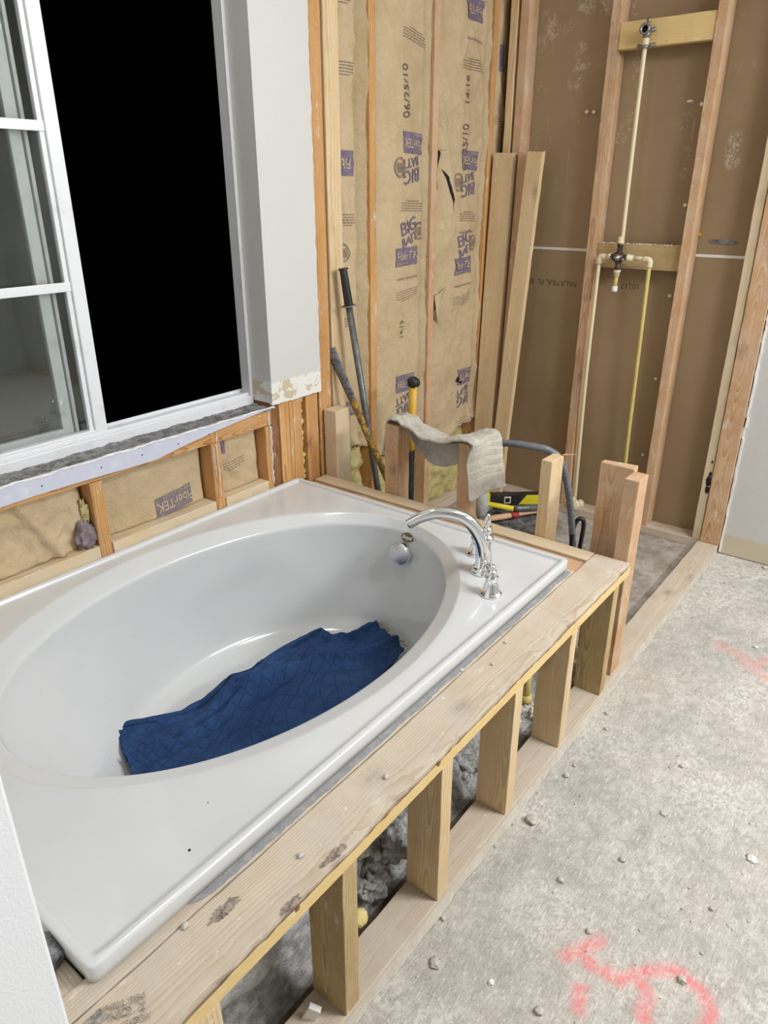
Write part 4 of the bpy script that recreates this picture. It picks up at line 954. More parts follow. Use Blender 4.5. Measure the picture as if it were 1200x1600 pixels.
def ell(th, cx, cy, a, b, n=2.0):
    # point of the (super)ellipse seen along direction th from the tub centre
    c, s = math.cos(th), math.sin(th)
    return Vector((cx + a * math.copysign(abs(c) ** (2 / n), c), cy + b * math.copysign(abs(s) ** (2 / n), s)))
def th_e(th):   # map rectangle angle to ellipse parameter so that the spokes stay tidy
    return math.atan2(math.sin(th) / .487, math.cos(th) / .69)
rings = []
for ins, z, rad in ((.004, .4515, .012), (.001, .454, .014), (.0, .468, .015), (.0, .4825, .015), (.0012, .4858, .014), (.004, .4872, .012), (.010, .4874, .010), (.0145, .4866, .009), (.0170, .4845, .008), (.0185, .4800, .008), (.0205, .4775, .008), (.026, .4768, .008)):
    rings.append([(rrect(th, ins, rad), z) for th in angs])
OA = (1.065, 1.262, .688, .478); CA = (1.085, 1.263, .645, .418)
def lerp(a, b, t): return a + (b - a) * t
def er(t): return [lerp(p, q, t) for p, q in zip(OA, CA)]
for t in (.45, .72, .88): rings.append([(lerp(rrect(th, .026, .008), ell(th_e(th), *OA), t), .4775) for th in angs])
for t, z in ((0, .4772), (.05, .4768), (.11, .4755), (.2, .4728), (.4, .4665), (.6, .4602), (.8, .4540), (.92, .4500), (.97, .4475), (1.0, .4440), (1.02, .4400), (1.03, .435)):
    rings.append([(ell(th_e(th), *er(t)), z) for th in angs])
# basin walls: from the crease down to the floor
T0 = er(1.03); FA = (1.165, 1.255, .490, .368); z0b, zfl = .435, .078
for k in range(1, 15):
    s = k / 14; w = s ** 1.12; bul = .010 * math.sin(math.pi * s)
    p = [lerp(a, b, w) for a, b in zip(T0, FA)]; p[2] += bul; p[3] += bul
    rings.append([(ell(th_e(th), *p), lerp(z0b, zfl + .035, s)) for th in angs])
for t, dz in ((.012, .022), (.026, .010), (.042, .003), (.06, 0), (.12, -.002), (.2, -.003), (.3, -.004)):
    rings.append([(ell(th_e(th), FA[0], FA[1], FA[2] - t, FA[3] - t), zfl + dz) for th in angs])
bm = bmesh.new()
RV = [[bm.verts.new((p.x, p.y, z)) for p, z in r] for r in rings]
n = len(angs)
for a, b in zip(RV[:-1], RV[1:]):
    for k in range(n): bm.faces.new((a[k], a[(k + 1) % n], b[(k + 1) % n], b[k]))
bm.faces.new(list(reversed(RV[-1])))
TUB = root('bathtub', (1.04, 1.26, .05), 'large white drop-in bathtub with oval basin set in the timber deck', 'bathtub')
o = finish('tub_shell', bm, 'acrylic', TUB, True)
# underside: grey glass-fibre shell
bm = bmesh.new(); UR = []
UL = [(.03, .452, 0)]
under = [[(rrect(th, .022, .01), .449) for th in angs], [(rrect(th, .045, .01), .440) for th in angs]]
for k in range(0, 15):
    s = k / 14; w = s ** 1.12; p = [lerp(a, b, w) for a, b in zip(T0, FA)]; p[2] += .022; p[3] += .022
    under.append([(ell(th_e(th), *p), lerp(.438, .075, s)) for th in angs])
under.append([(ell(th_e(th), FA[0], FA[1], FA[2] - .03, FA[3] - .03), .052) for th in angs])
UV_ = [[bm.verts.new((p.x, p.y, z)) for p, z in r] for r in under]
for a, b in zip(UV_[:-1], UV_[1:]):
    for k in range(n): bm.faces.new((a[k], a[(k + 1) % n], b[(k + 1) % n], b[k]))
bm.faces.new(UV_[-1])
for v in bm.verts:
    if v.co.z < .43: v.co += noise.noise_vector(v.co * 12) * .008
o = finish('fibreglass_underside', bm, 'shell', TUB, True); o['label'] = 'grey woven fibreglass underside'
def basin_point(th, z):
    s = (z0b - z) / (z0b - (zfl + .035)); w = max(0, s) ** 1.12; p = [lerp(a, b, w) for a, b in zip(T0, FA)]
    q = ell(th, *p); return Vector((q.x, q.y, z))
# overflow cover
oc = basin_point(R_(-2), .381); ax = Vector((-1, -.12, .16)).normalized()
bm = bmesh.new(); lathe(bm, [(.034, -.006), (.0365, .0), (.0365, .022), (.0345, .0245), (.031, .025)], oc, ax, 40); finish('overflow_cover', bm, 'chrome', TUB, True)
bm = bmesh.new(); lathe(bm, [(.0325, .024), (.032, .0275), (.030, .029), (0, .0295)], oc, ax, 40); o = finish('overflow_dial', bm, 'chrome_d', TUB, True)
# maker's badge
bax = Vector((-1, -.1, .34)).normalized(); bc = basin_point(R_(-4), .430) + Vector((0, -.002, .007)) + bax * .004; bx_, by_ = Vector((0, -1, 0)), None
by_ = bax.cross(bx_).normalized() * -1; by_ = by_ if by_.z > 0 else -by_
bm = bmesh.new(); pr = [(math.cos(t) * .022, math.sin(t) * .0145) for t in [2 * math.pi * k / 36 for k in range(36)]]
vf = [bm.verts.new(bc + bx_ * a + by_ * b + bax * .0045) for a, b in pr]; vb = [bm.verts.new(bc + bx_ * a * 1.06 + by_ * b * 1.08 - bax * .006) for a, b in pr]
bm.faces.new(vf)
for k in range(36): j = (k + 1) % 36; bm.faces.new((vf[k], vb[k], vb[j], vf[j]))
BD = finish('maker_badge', bm, 'badge', TUB); BD['label'] = 'small oval bronze badge'
text_mesh('badge_lettering', 'Royal', .0165, bc + bax * .0052, bx_, by_, 'silver', BD, .35, .0004, depth=.0003)
for xx, yy in ((296, 1328), (325, 1254)):
    q = px(xx, yy, Z=.478); bm = bmesh.new(); lathe(bm, [(0, .0004), (.0022 if yy > 1300 else .0010, .0003), (.0022 if yy > 1300 else .0010, -.001)], q, (0, 0, 1), 12); finish('rim_fleck', bm, 'hole', TUB)
# caulk bead against the window wall
bm = bmesh.new(); tube(bm, [(.28 + 1.53 * k / 60, 1.8025 + .0015 * math.sin(k * 1.9), .480 + .002 * math.sin(k * 2.7)) for k in range(61)], .0035, 8)
finish('caulk_bead', bm, 'seal', TUB, True)

# ------------------------------------------------------------------ faucet
FC = root('bathtub_faucet', (1.605, .888, .478), 'chrome arched bathtub faucet with two lever handles on the rim corner', 'faucet')
zd = .4772; D = Vector((math.cos(R_(130)), math.sin(R_(130)), 0)); B = Vector((1.607, .886, zd))
bm = bmesh.new()
prof = [(-.001, .0), (-.002, .030), (.000, .055), (.006, .085), (.018, .113), (.038, .143), (.066, .166), (.100, .178), (.135, .180), (.166, .172), (.190, .161), (.212, .147)]
rad = [.030, .0245, .0212, .0195, .0188, .0184, .0182, .0180, .0178, .0178, .0185, .0205]
pts = [B + D * a + Vector((0, 0, h + .004)) for a, h in prof]
sp = smooth_path(pts, 6); rr = [rad[min(len(rad) - 1, i // 6)] + (rad[min(len(rad) - 1, i // 6 + 1)] - rad[min(len(rad) - 1, i // 6)]) * ((i % 6) / 6) for i in range(len(sp))]
tube(bm, sp, rr, 28, True, [(1, 1 - .38 * max(0, (i - 46) / 20)) for i in range(len(sp))])
finish('spout', bm, 'chrome', FC, True)
bm = bmesh.new(); lathe(bm, [(0, 0), (.034, 0), (.036, .003), (.034, .007), (.031, .009), (.032, .012), (.029, .016), (.026, .020), (.0, .021)], B, (0, 0, 1), 40); finish('spout_base', bm, 'chrome', FC, True)
bm = bmesh.new(); lathe(bm, [(0, .016), (.024, .018), (.020, .035), (.0165, .06), (.0165, .085), (.0185, .100), (.0190, .108), (.0150, .112), (.0095, .115), (.0095, .120), (.0135, .124), (.0145, .130), (.0115, .136), (.0060, .139), (.0055, .142), (.0085, .150), (.0095, .158), (.0080, .168), (.0045, .177), (0, .180)], B + Vector((.004, -.004, 0)), (0, 0, 1), 36); finish('diverter_column', bm, 'chrome', FC, True)
tipd = (sp[-1] - sp[-3]).normalized(); bm = bmesh.new(); xx, yy = frame_of(tipd); vs = [bm.verts.new(sp[-1] + tipd * .0008 + xx * math.cos(t) * .0180 + yy * math.sin(t) * .0095) for t in [2 * math.pi * k / 24 for k in range(24)]]; bm.faces.new(vs); finish('spout_mouth', bm, 'valve', FC)
def handle(c, lev, tall=0.0):
    bm = bmesh.new()
    lathe(bm, [(0, 0), (.030, 0), (.0315, .003), (.030, .006), (.026, .009), (.0225, .016), (.018, .034 + tall * .5), (.0155, .048 + tall), (.0185, .050 + tall), (.0185, .054 + tall), (.013, .056 + tall), (.0145, .064 + tall), (.011, .072 + tall), (.0, .075 + tall)], c, (0, 0, 1), 36)
    h = finish('valve_handle', bm, 'chrome', FC, True)
    bm = bmesh.new(); p = c + Vector((0, 0, .063 + tall)); ball(bm, p + Vector((0, 0, .016)), .0095, 3)
    l = Vector(lev).normalized(); path = smooth_path([p, p + l * .008 + Vector((0, 0, .002)), p + l * .016 + Vector((0, 0, .006)), p + l * .024 + Vector((0, 0, .009)), p + l * .032 + Vector((0, 0, .011))], 4)
    tube(bm, path, [.0075 + .0035 * math.sin(i * .35) for i in range(len(path))], 14)
    ball(bm, p + l * .036 + Vector((0, 0, .012)), .0085, 3)
    finish('lever', bm, 'chrome', h, True)
    return h
handle(Vector((1.512, .806, zd)), (.35, .8, .1))
H2 = handle(Vector((1.692, .958, zd)), (.3, -.6, .2))

# ------------------------------------------------------------------ moving blanket in the basin
back = [(178, 1140), (200, 1132), (240, 1125), (282, 1116), (320, 1095), (355, 1064), (393, 1049), (430, 1022), (465, 1002), (500, 985), (521, 1003), (545, 995), (586, 976)]
BK = [px(x, y, Z=z) for (x, y), z in zip(back, (.115, .12, .12, .12, .125, .13, .13, .13, .13, .125, .118, .12, .125))]
FR = [px(213, 1226, Z=.105)]
bm = bmesh.new()
def on_back(u):
    t = u * (len(BK) - 1); i = min(int(t), len(BK) - 2); return BK[i].lerp(BK[i + 1], t - i)
fpts = [px(213, 1228, Z=.11), px(260, 1222, Z=.13), px(340, 1200, Z=.15), px(420, 1165, Z=.16), px(500, 1115, Z=.17), px(565, 1065, Z=.17), px(632, 1014, Z=.13)]
def on_front(u):
    t = u * (len(fpts) - 1); i = min(int(t), len(fpts) - 2); return fpts[i].lerp(fpts[i + 1], t - i)
def bf(u, v, lift=0.0):
    a = on_back(u); b = on_front(u)
    p = a.lerp(b, v)
    vv = v
    if v > .8: p = p + Vector((0, -.10 * (v - .8) / .2 * 1.0 * math.sin(math.pi * u), .0))
    hump = .030 * math.exp(-((u - .47 - .25 * v) / .10) ** 2) * (1 - .5 * v) + .016 * math.exp(-((u - .78) / .10) ** 2)
    hump += .034 * math.exp(-((v - .28 - .9 * (u - .42)) / .055) ** 2) * (1 if u > .38 else max(0, (u - .28) / .1)) + .020 * math.exp(-((v - .62 + .55 * u) / .05) ** 2) + .010 * math.exp(-((v - .14) / .03) ** 2)
    wr = .012 * fbm(Vector((p.x * 9, p.y * 9, 3))) + .011 * (1 - 2 * abs(noise.noise(Vector((p.x * 16 + p.y * 9, p.y * 16, 7)))))
    edge = min(1, v / .05); q = abs(math.sin(math.pi * (17 * u + 7.5 * v))) ** .5 * abs(math.sin(math.pi * (17 * u - 7.5 * v))) ** .5
    p.z += (hump + wr + .0012 * q) * (.35 + .65 * min(1, v / .10)) + lift
    # keep clear of the basin floor
    p.z = max(p.z, zfl + .012)
    # and of the front wall
    return p
grid(bm, bf, 150, 90)
BL = finish('moving_blanket', bm, 'quilt', smooth=True); solid(BL, .014, -1)
tag(BL, 'dark blue quilted moving blanket lying folded in the bottom of the bathtub', 'blanket')
md = BL.modifiers.new('soft', 'SUBSURF'); md.levels = 1; md.render_levels = 1
# hem: a stitched band along the back edge
bm = bmesh.new(); hp = [on_back(k / 80) for k in range(81)]; hp = [p + Vector((0, -.004, .006)) for p in hp]
for vv in (.035, .06):
    tube(bm, [bf(k / 90, vv, .002) for k in range(91)], .0022, 6)
tube(bm, hp, [.008 + .002 * noise.noise(p * 40) for p in hp], 10, True, (1.3, .7)); finish('hem', bm, 'quilt', BL, True)
bm = bmesh.new()
for k in range(40):
    t = k / 39; p = BK[-1].lerp(fpts[-1], t) + Vector((.002, 0, .010))
    ball(bm, p + Vector((random.uniform(-.006, .01), random.uniform(-.006, .006), random.uniform(-.004, .006))), random.uniform(.003, .007), 1, (1, 1, .7), .8, k)
finish('frayed_edge', bm, 'fringe', BL, True)
# lower fold showing at the front left corner and behind
bm = bmesh.new()
c1 = px(185, 1236, Z=.095); c2 = px(225, 1222, Z=.095); c3 = px(250, 1215, Z=.095); c4 = px(240, 1235, Z=.095)
grid(bm, lambda u, v: c1.lerp(c2, u).lerp(c4.lerp(c3, u), v) + Vector((0, 0, .004 * math.sin(u * 6))), 14, 8)
o = finish('lower_fold', bm, 'quilt', BL, True); solid(o, .01, 0)

# ------------------------------------------------------------------ towel over the cut studs
key = [(1.520, .600, 0), (1.521, .640, .1), (1.518, .690, .2), (1.505, .722, .28), (1.470, .735, .36), (1.430, .728, .42), (1.380, .708, .5), (1.330, .694, .56), (1.280, .688, .62), (1.245, .696, .68), (1.215, .712, .74), (1.180, .726, .8), (1.140, .728, .85), (1.115, .716, .88), (1.102, .690, .9), (1.094, .650, .93), (1.086, .610, .96), (1.080, .568, 1.0)]
kp = smooth_path([(0, y, z) for y, z, _ in key], 6)
bm = bmesh.new()
def tf(u, v):
    t = u * (len(kp) - 1); i = min(int(t), len(kp) - 2); c = kp[i].lerp(kp[i + 1], t - i)
    wdt = .115 if u < .72 else .115 + .0 * (u - .72)
    # width runs along X; hanging end fans out towards the camera side
    x = 1.925 + .165 * v
    y = c.y; z = c.z
    sag = max(0, 1 - abs((y - 1.29) / .16) ** 2) if u > .3 and u < .8 else 0
    z += sag * (.014 * math.cos(v * 3.0) - .004)
    if u < .25: x = 1.965 + .07 * v + .02 * math.sin(u * 14); z += .0
    if .25 <= u < .42:
        k = (u - .25) / .17; x = (1.965 + .07 * v) * (1 - k) + x * k
    if u > .74:
        k = min(1, (u - .74) / .12); y += (.075 * (.5 - v) + .020) * k; x = lerp(x, 1.945 + .10 * v - .015 * math.sin(v * 3.1), k)
        z -= .05 * k * (1 - v) * max(0, (u - .8) / .2)
    w = .006 * fbm(Vector((x * 14, y * 14, z * 14))) + .004 * math.sin(v * 9 + y * 20)
    return Vector((x, y, z + w + .004 * noise.noise(Vector((x * 50, y * 50, z * 50)))))
grid(bm, tf, 120, 36)
TW = finish('towel', bm, 'terry', smooth=True); solid(TW, .007, 0); TW.modifiers.new('soft', 'SUBSURF').render_levels = 1
tag(TW, 'dirty off-white terry towel draped in a sagging curve over two cut studs', 'towel')
bm = bmesh.new()
def tf2(u, v):
    y = 1.425 - .255 * u; d = max(0.0, 1 - ((u - .5) / .5) ** 2) ** .8
    x = 1.975 + .055 * v; z = .688 - .012 * math.sin(u * 3.1) - d * (.012 + .075 * (1 - v)); x += .035 * (1 - (2 * v - 1) ** 2) * 0 + .02 * (1 - v)
    return Vector((x, y, z + .004 * fbm(Vector((y * 20, z * 20, 3)))))
grid(bm, tf2, 50, 16); o = finish('under_fold', bm, 'terry', TW, True); solid(o, .006, 0); o['label'] = 'shaded belly of the towel hanging below its front edge'
bm = bmesh.new()
for vv in (0.0,):
    hp = [tf(k / 100, vv) for k in range(101)]; tube(bm, hp, .0046, 8)
hp = [tf(1.0, k / 20) for k in range(21)]; tube(bm, hp, .0048, 8)
finish('hem', bm, 'terry', TW, True)

# ------------------------------------------------------------------ tools against the wall
t = root('digging_bar', (2.19, 1.73, .04), 'long steel bar with a black ribbed grip leaning on the insulated wall', 'bar')
p0 = px(542, 428, Y=1.760); p1 = px(545, 477, Y=1.757); p2 = px(589, 757, Y=1.70); dd = (p2 - p1).normalized(); p3 = p1 + dd * ((.03 - p1.z) / dd.z)
bm = bmesh.new(); tube(bm, [p1, p1.lerp(p3, .5), p3], .0125, 18); finish('shaft', bm, 'steel', t, True)
bm = bmesh.new(); q0 = p1 - dd * .125
tube(bm, smooth_path([q0 - dd * .004, q0, q0.lerp(p1, .04), q0.lerp(p1, .3), q0.lerp(p1, .7), p1], 6), [.012 + .006 * (1 if i < 8 else 0) + .004 * min(1, i / 30) for i in range(31)], 18); finish('grip', bm, 'black', t, True)
bm = bmesh.new(); lathe(bm, [(0, 0), (.026, 0), (.027, .002), (.026, .004), (0, .004)], p1, dd, 24); finish('guard_ring', bm, 'metal', t, True)
t = root('pry_bar', (2.15, 1.62, .05), 'flat-ended grey pry bar with worn yellow paint leaning beside the steel bar', 'pry bar')
a = px(516, 545, X=2.03); b = px(602, 742, X=2.09)
dd = (b - a).normalized(); e = b + dd * .35
a2 = a.lerp(b, .42)
bm = bmesh.new(); pts = [a, a.lerp(a2, .08), a.lerp(a2, .5), a2]; tube(bm, smooth_path(pts, 5), [.024 - .0006 * i for i in range(16)], 12, True, (.45, 1.0)); o = finish('flat_blade', bm, 'prysteel', t, True)
bm = bmesh.new(); tube(bm, [a2 - dd * .02, a2.lerp(e, .3), a2.lerp(e, .7), e], [.0145, .0135, .013, .013], 8); finish('bar', bm, 'rust', t, True)
t = root('sledgehammer', (2.3, 1.63, .04), 'upright tool with black cap and yellow handle behind the towel', 'sledgehammer')
a = px(646, 600, X=2.3); b = px(641, 705, X=2.3); c = px(640, 790, X=2.3); dn = (c - a).normalized(); bt = a + dn * ((.03 - a.z) / dn.z)
bm = bmesh.new(); tube(bm, [a, a.lerp(b, .5), b], [.0165, .0165, .017], 18, True, (1, .9)); finish('handle', bm, 'yellow', t, True)
bm = bmesh.new(); tube(bm, smooth_path([b, b.lerp(bt, .03), b.lerp(bt, .5), bt], 5), .0185, 18); finish('grip', bm, 'black', t, True)
bm = bmesh.new(); ball(bm, a + Vector((0, 0, .006)), .022, 3, (1.15, 1.15, 1.0), .18, 3); finish('end_cap', bm, 'black', t, True)

# grey bent bar hooked over from behind the towel
hp = [px(700, 688, X=2.12), px(775, 691, X=2.14), px(830, 697, X=2.16), px(860, 705, X=2.18), px(876, 720, X=2.20), px(886, 755, X=2.26), px(892, 800, X=2.36), px(895, 850, X=2.46)]
dd = (hp[-1] - hp[-2]).normalized(); hp.append(hp[-1] + dd * ((.015 - hp[-1].z) / dd.z))
bm = bmesh.new(); tube(bm, smooth_path(hp, 8), .0125, 16); tag(finish('bent_bar', bm, 'grey_hose', smooth=True), 'bent grey-painted metal bar reaching from the towel down behind the lone cut stud', 'bar')
bm = bmesh.new(); base = px(897, 868, Z=.06)
lp = [px(893, 880, X=2.40), px(893, 850, X=2.41), px(897, 822, X=2.43), px(905, 811, X=2.44), px(912, 816, X=2.45), px(909, 840, X=2.45), px(902, 875, X=2.44), px(899, 890, X=2.43)]
bm = bmesh.new(); tube(bm, smooth_path(lp, 8), .0085, 14)
for q in (lp[0], lp[-1]):
    tube(bm, smooth_path([q, q + Vector((.02, .02, -.08)), Vector((q.x + .08, q.y + .12, .018)), Vector((q.x + .25, q.y + .35, .012))], 6), .0085, 12)
tag(finish('black_cable', bm, 'cable', smooth=True), 'glossy black cable looped up beside the bent grey bar', 'cable')

# ------------------------------------------------------------------ tool heap on the shower floor
bm = bmesh.new()
m0 = [px(752, 822, Z=.13), px(845, 838, Z=.13), px(862, 790, Z=.15), px(765, 788, Z=.15)]
def mat_f(u, v):
    p = m0[0].lerp(m0[1], u).lerp(m0[3].lerp(m0[2], u), v); e = min(u, 1 - u, v, 1 - v)
    z = p.z + .012 * fbm(p * 9) + .006 * math.sin(v * 95 + 1.2 * math.sin(u * 4)) - .11 * max(0, 1 - e / .08) ** 1.5
    return Vector((p.x, p.y, max(.004, z)))
grid(bm, mat_f, 60, 130); o = finish('rubber_mat', bm, 'rib', smooth=True); solid(o, .004, -1); tag(o, 'dusty black ribbed mat bunched on the shower floor under the tools', 'mat')
# rubber mallet
t = root('mallet', (2.75, 1.5, .1), 'mallet with grey rubber head and yellow handle, on the tool heap', 'mallet')
hc = px(753, 789, Z=.19); h1 = px(760, 787, Z=.195); h2 = px(803, 795, Z=.195); h3 = px(846, 792, Z=.195)
bm = bmesh.new(); lathe(bm, [(0, -.052), (.024, -.052), (.029, -.045), (.031, 0), (.029, .045), (.024, .052), (0, .052)], hc, Vector((.1, .15, 1)), 28); finish('head', bm, 'rubberg', t, True)
bm = bmesh.new(); tube(bm, [hc, h1, h2], .0115, 16); finish('handle', bm, 'level_y', t, True)
bm = bmesh.new(); tube(bm, [h2, h2.lerp(h3, .1), h3], [.012, .0145, .0145], 16); finish('grip', bm, 'steel', t, True)
# level
t = root('spirit_level', (2.9, 1.4, .17), 'black and yellow box level lying behind the mallet', 'level')
a = px(757, 780, Z=.21); b = px(870, 781, Z=.20); d = (b - a); d.z = 0; L = d.length; ang = math.atan2(d.y, d.x)
def lv(x0, x1, y0, y1, z0, z1, mat, name, par):
    bm = bmesh.new(); bx(bm, (x0, y0, z0), (x1, y1, z1), .002); bm.transform(Matrix.Translation(a) @ Matrix.Rotation(ang, 4, 'Z')); return finish(name, bm, mat, par)
lv(.012, L, -.014, .014, -.028, .028, 'black', 'body', t); lv(0, .022, -.016, .016, -.03, .03, 'level_y', 'end_cap', t)
w = lv(.085, .115, -.0155, -.0135, -.016, .016, 'silver', 'vial_window', t); lv(.09, .11, -.0165, -.0150, -.010, .010, 'black', 'vial', w)
bm = bmesh.new(); q = [(.150, -.0152, -.022), (.185, -.0152, .022), (.30, -.0152, .022), (.30, -.0152, -.022)]; prism(bm, q, (0, .001, 0)); bm.transform(Matrix.Translation(a) @ Matrix.Rotation(ang, 4, 'Z')); finish('yellow_panel', bm, 'level_y', t)
# wooden-handled hammer
t = root('hammer', (2.6, 1.4, .16), 'old claw hammer with a wooden handle lying on the black mat, nearest tool', 'hammer')
a = px(762, 811, Z=.165); b = px(846, 798, Z=.17)
bm = bmesh.new(); tube(bm, smooth_path([a, a.lerp(b, .3), a.lerp(b, .65), b], 5), [.012 + .003 * math.sin(i * .4) for i in range(16)], 16, True, (1, .85)); hd = finish('wooden_handle', bm, wood('red', 'x'), t, True)
mid = a.lerp(b, .42); ll = (b - a).normalized(); bm = bmesh.new(); tube(bm, [mid, mid + ll * .035], .0152, 16, True, (1, .85)); finish('red_label', bm, 'redink', hd, True)
bm = bmesh.new(); u_ = Vector((-.25, -.15, .9)).normalized()
tube(bm, [a - u_ * .035, a - u_ * .022, a - u_ * .018, a + u_ * .015], [.0125, .0135, .011, .013], 14)
for s in (-1, 1):
    sd_ = ll.cross(u_).normalized() * s; tube(bm, smooth_path([a + u_ * .012 + sd_ * .004, a + u_ * .035 + sd_ * .006 + ll * .006, a + u_ * .052 + sd_ * .009 + ll * .022], 4), [.0085 - .0006 * i for i in range(9)], 8, True, (1, .6))
finish('head', bm, 'prysteel', t, True)
# yellow tool upright behind the towel corner
bm = bmesh.new(); q = px(752, 769, Z=.24); tube(bm, [q, q + Vector((.02, .02, -.18))], .006, 10); tag(finish('yellow_rod', bm, 'level_y', smooth=True), 'thin yellow rod standing at the left end of the level', 'rod')

# ------------------------------------------------------------------ things under the tub deck
def heap(name, pts, r, mat, label, cat, lump=.5, sc=(1, 1, .8), kind=None):
    bm = bmesh.new()
    for k, p in enumerate(pts): ball(bm, p, r * (1 + .35 * math.sin(k * 2.3)), 4, sc, lump, k * 2.7 + 1, 2.6)
    return tag(finish(name, bm, mat, smooth=True), label, cat, None, kind)
bm = bmesh.new()
def bed(u, v):
    x = .30 + 1.56 * u; y = .700 + .24 * v
    base = .15 if x < .80 else .20 if x < 1.10 else .17 if x < 1.50 else .06
    k = noise.noise(Vector((x * 3, 1, 5))); h = base * (1 + .35 * k)
    t = max(0, (y - .715 - .012 * k) / .13); z = h * (1 - math.exp(-2.2 * t)) + .016 * fbm(Vector((x * 16, y * 16, 3))) * min(1, t * 5) + .008 * (1 - abs(noise.noise(Vector((x * 40, y * 40, 1)))) * 3) * min(1, t * 5)
    return Vector((x, y, max(.001, z)))
grid(bm, bed, 300, 50); tag(finish('mortar_bed', bm, 'lump', smooth=True), 'grey mortar bed sloping up from the dirt under the tub, seen between the short studs', 'mortar')
bm = bmesh.new(); pth = smooth_path([(.36, .80, .145), (.50, .795, .135), (.64, .80, .12), (.74, .82, .10)], 10)
tube(bm, pth, [.062 + .006 * math.sin(i * .5) for i in range(len(pth))], 40)
for v in bm.verts: v.co += noise.noise_vector(v.co * 14) * .008
tag(finish('fibreglass_roll', bm, 'shell', smooth=True), 'round grey woven fibreglass bulge under the tub behind the nearest short stud', 'fibreglass')
heap('mortar_heap', [(.90, .735, .05), (.94, .76, .09), (.86, .74, .06), (.98, .74, .10), (.91, .79, .13), (1.0, .79, .14)], .042, 'lump', 'lumpy grey mortar heap under the tub between the second and first short studs', 'mortar')
heap('mortar_clod', [(1.30, .80, .10), (1.33, .77, .05), (1.28, .76, .04)], .04, 'lump', 'grey mortar clod under the tub behind the third short stud', 'mortar')
heap('mortar_rubble', [(1.60, .75, .02), (1.64, .77, .03), (1.72, .76, .02), (1.68, .73, .015)], .022, 'pebble', 'pale broken rubble under the far end of the deck', 'rubble')
bm = bmesh.new(); c = px(722, 1235, Y=.78); 
tube(bm, [c + Vector((.0, -.01, .0)), c + Vector((.02, .08, -.01))], [.036, .036], 24, False); tube(bm, [c + Vector((.02, .08, -.01)), c + Vector((0, -.01, 0))], [.031, .031], 24, False)
tag(finish('drain_pipe', bm, 'rubberg', smooth=True), 'open grey drain pipe end under the tub beside the third short stud', 'pipe')
bm = bmesh.new(); q = px(822, 1085, Y=.76); tube(bm, [q + Vector((0, 0, .1)), q + Vector((0, 0, -.02))], .012, 12); q3 = q + Vector((0, 0, -.03)); lathe(bm, [(0, 0), (.018, 0), (.018, .03), (0, .03)], q3, (0, 0, 1), 16)
tag(finish('supply_stub', bm, 'cpvc_y', smooth=True), 'yellow pipe stub rising under the tub behind the fourth short stud', 'pipe')
bm = bmesh.new()
c = [px(352, 1590, Y=.76), px(395, 1560, Y=.80), px(430, 1600, Y=.72), px(340, 1640, Y=.72)]
grid(bm, lambda u, v: c[0].lerp(c[1], u).lerp(c[3].lerp(c[2], u), v) + Vector((0, .01 * math.sin(u * 7), .012 * math.sin(v * 5 + u * 3))), 20, 20)
o = finish('plastic_sheet', bm, 'sheet', smooth=True); solid(o, .001, 0); tag(o, 'scrap of pale plastic sheet under the near end of the tub', 'plastic sheet')
bm = bmesh.new(); q = px(487, 1583, Z=.05); bx(bm, q - Vector((.006, .012, .02)), q + Vector((.006, .012, .02)), .001, Matrix.Rotation(.5, 4, 'Z') @ Matrix.Rotation(.4, 4, 'X')); tag(finish('drywall_scrap', bm, 'edge'), 'small white scrap standing on the dirt behind the first short stud', 'scrap')
bm = bmesh.new(); q = px(560, 1435, Z=.04); ball(bm, q, .022, 3, (1, .8, .9), .2, 3); tag(finish('foam_scrap', bm, 'foam', smooth=True), 'yellow foam scrap on the dirt right of the first short stud', 'foam')
bm = bmesh.new(); q = px(84, 1490, Z=.452); lathe(bm, [(0, 0), (.022, .0), (.024, .01), (.022, .03), (0, .032)], q + Vector((-.012, 0, 0)), Vector((.3, -.2, 1)), 20); tag(finish('rubber_plug', bm, 'prysteel', smooth=True), 'dark round plug between the white wall end and the near tub corner', 'plug')

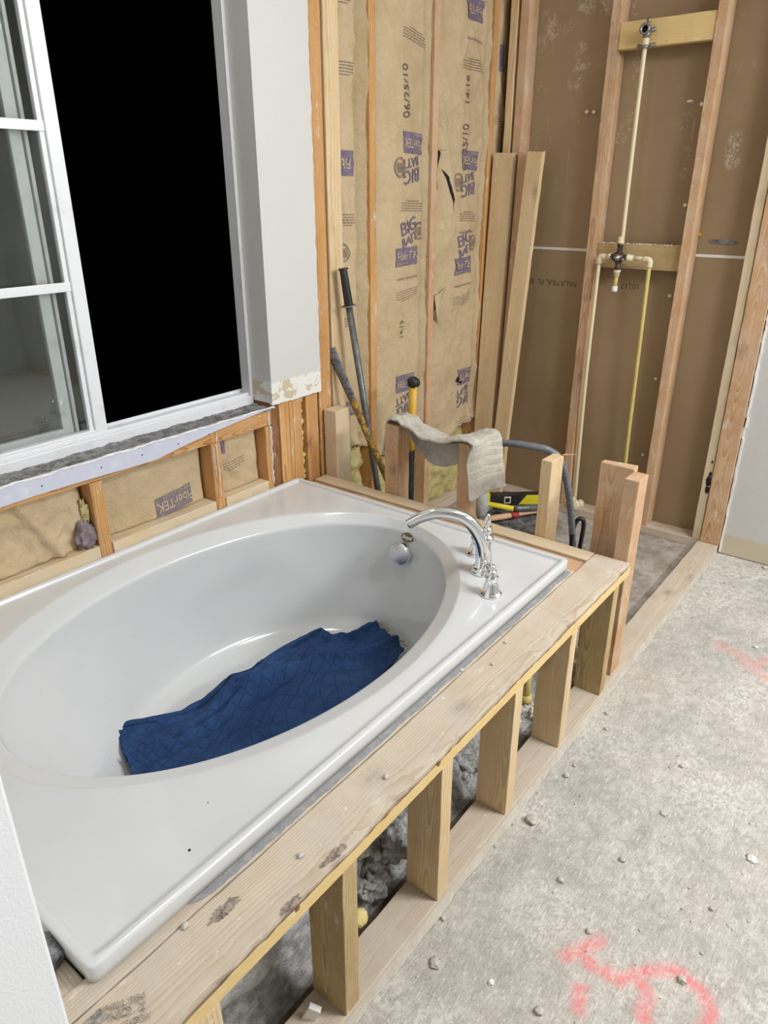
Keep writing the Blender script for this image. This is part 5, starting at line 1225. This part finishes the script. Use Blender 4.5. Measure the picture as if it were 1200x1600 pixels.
# ------------------------------------------------------------------ crumbs on the concrete
spots = [(972, 1344, 8, 'dark crumb on the concrete nearest the picture centre right'), (876, 1376, 9, 'pale round pebble above the pink marks, left of the dark crumb'), (1112, 1421, 6, 'black speck-like stone at the right above the pink marks'), (920, 1456, 8, 'dark chip touching the top of the pink marks'),
         (1065, 1533, 10, 'brown stone lying on the right-hand pink arc'), (842, 1581, 11, 'light lump left of the lower pink marks near the bottom edge'), (680, 1506, 15, 'flattened pale mortar lump near the long floor plate'), (830, 1283, 15, 'pale broken lump in front of the third short stud'), (1037, 1272, 9, 'whitish flat flake near the middle of the floor'),
         (767, 1535, 8, 'white flake left of the pink marks'), (885, 1213, 8, 'small brown stone in front of the fourth short stud'), (1065, 1198, 6, 'tiny pale chip in the middle of the concrete'), (693, 1436, 7, 'small dark stone close to the second short stud'), (898, 1197, 5, 'tiny chip beside the small brown stone'),
         (1175, 1343, 12, 'white flat flake at the right edge of the floor'), (801, 1287, 5, 'small stone left of the pale broken lump'), (948, 1115, 6, 'dark chip near the corner post foot'), (947, 1140, 5, 'chip below the corner post foot'), (1181, 1012, 5, 'white speck beside the crack at the right'), (1096, 1490, 4, 'tiny dark speck right of the pink marks'), (774, 1323, 4, 'fleck beside the floor plate'), (1195, 888, 7, 'dark chip by the foot of the right-hand wall')]
for k, (x, y, r, l) in enumerate(spots):
    q = px(x, y, Z=0); rr = r / 2 * (CAMZ / math.sin(math.atan2(CAMZ, q.xy.length))) / FPX
    bm = bmesh.new(); flat = .35 if 'fla' in l else .7
    ball(bm, q + Vector((0, 0, rr * flat * .6)), rr, 3, (1, 1, flat), .55, k * 1.9, 2.2)
    tag(finish('mortar_crumb', bm, 'edge' if 'white' in l else 'pebble', smooth=True), l, 'crumb', 'crumbs on the concrete floor')
bm = bmesh.new()
rnd = random.Random(5)
for k in range(420):
    x = rnd.uniform(.5, 3.1); y = rnd.uniform(-.4, .565) if rnd.random() < .8 else rnd.uniform(.69, 1.1)
    if y > .6 and x < 2.1: continue
    r = rnd.uniform(.0008, .0024) * (1.5 if rnd.random() < .15 else 1); ball(bm, (x, y, r * .5), r, 1, (1, 1, .6), .5, k)
tag(finish('floor_grit', bm, 'pebble'), 'fine plaster grit scattered over the concrete', 'grit', kind='stuff')
for o in bpy.data.objects:
    if '_org' in o: del o['_org']
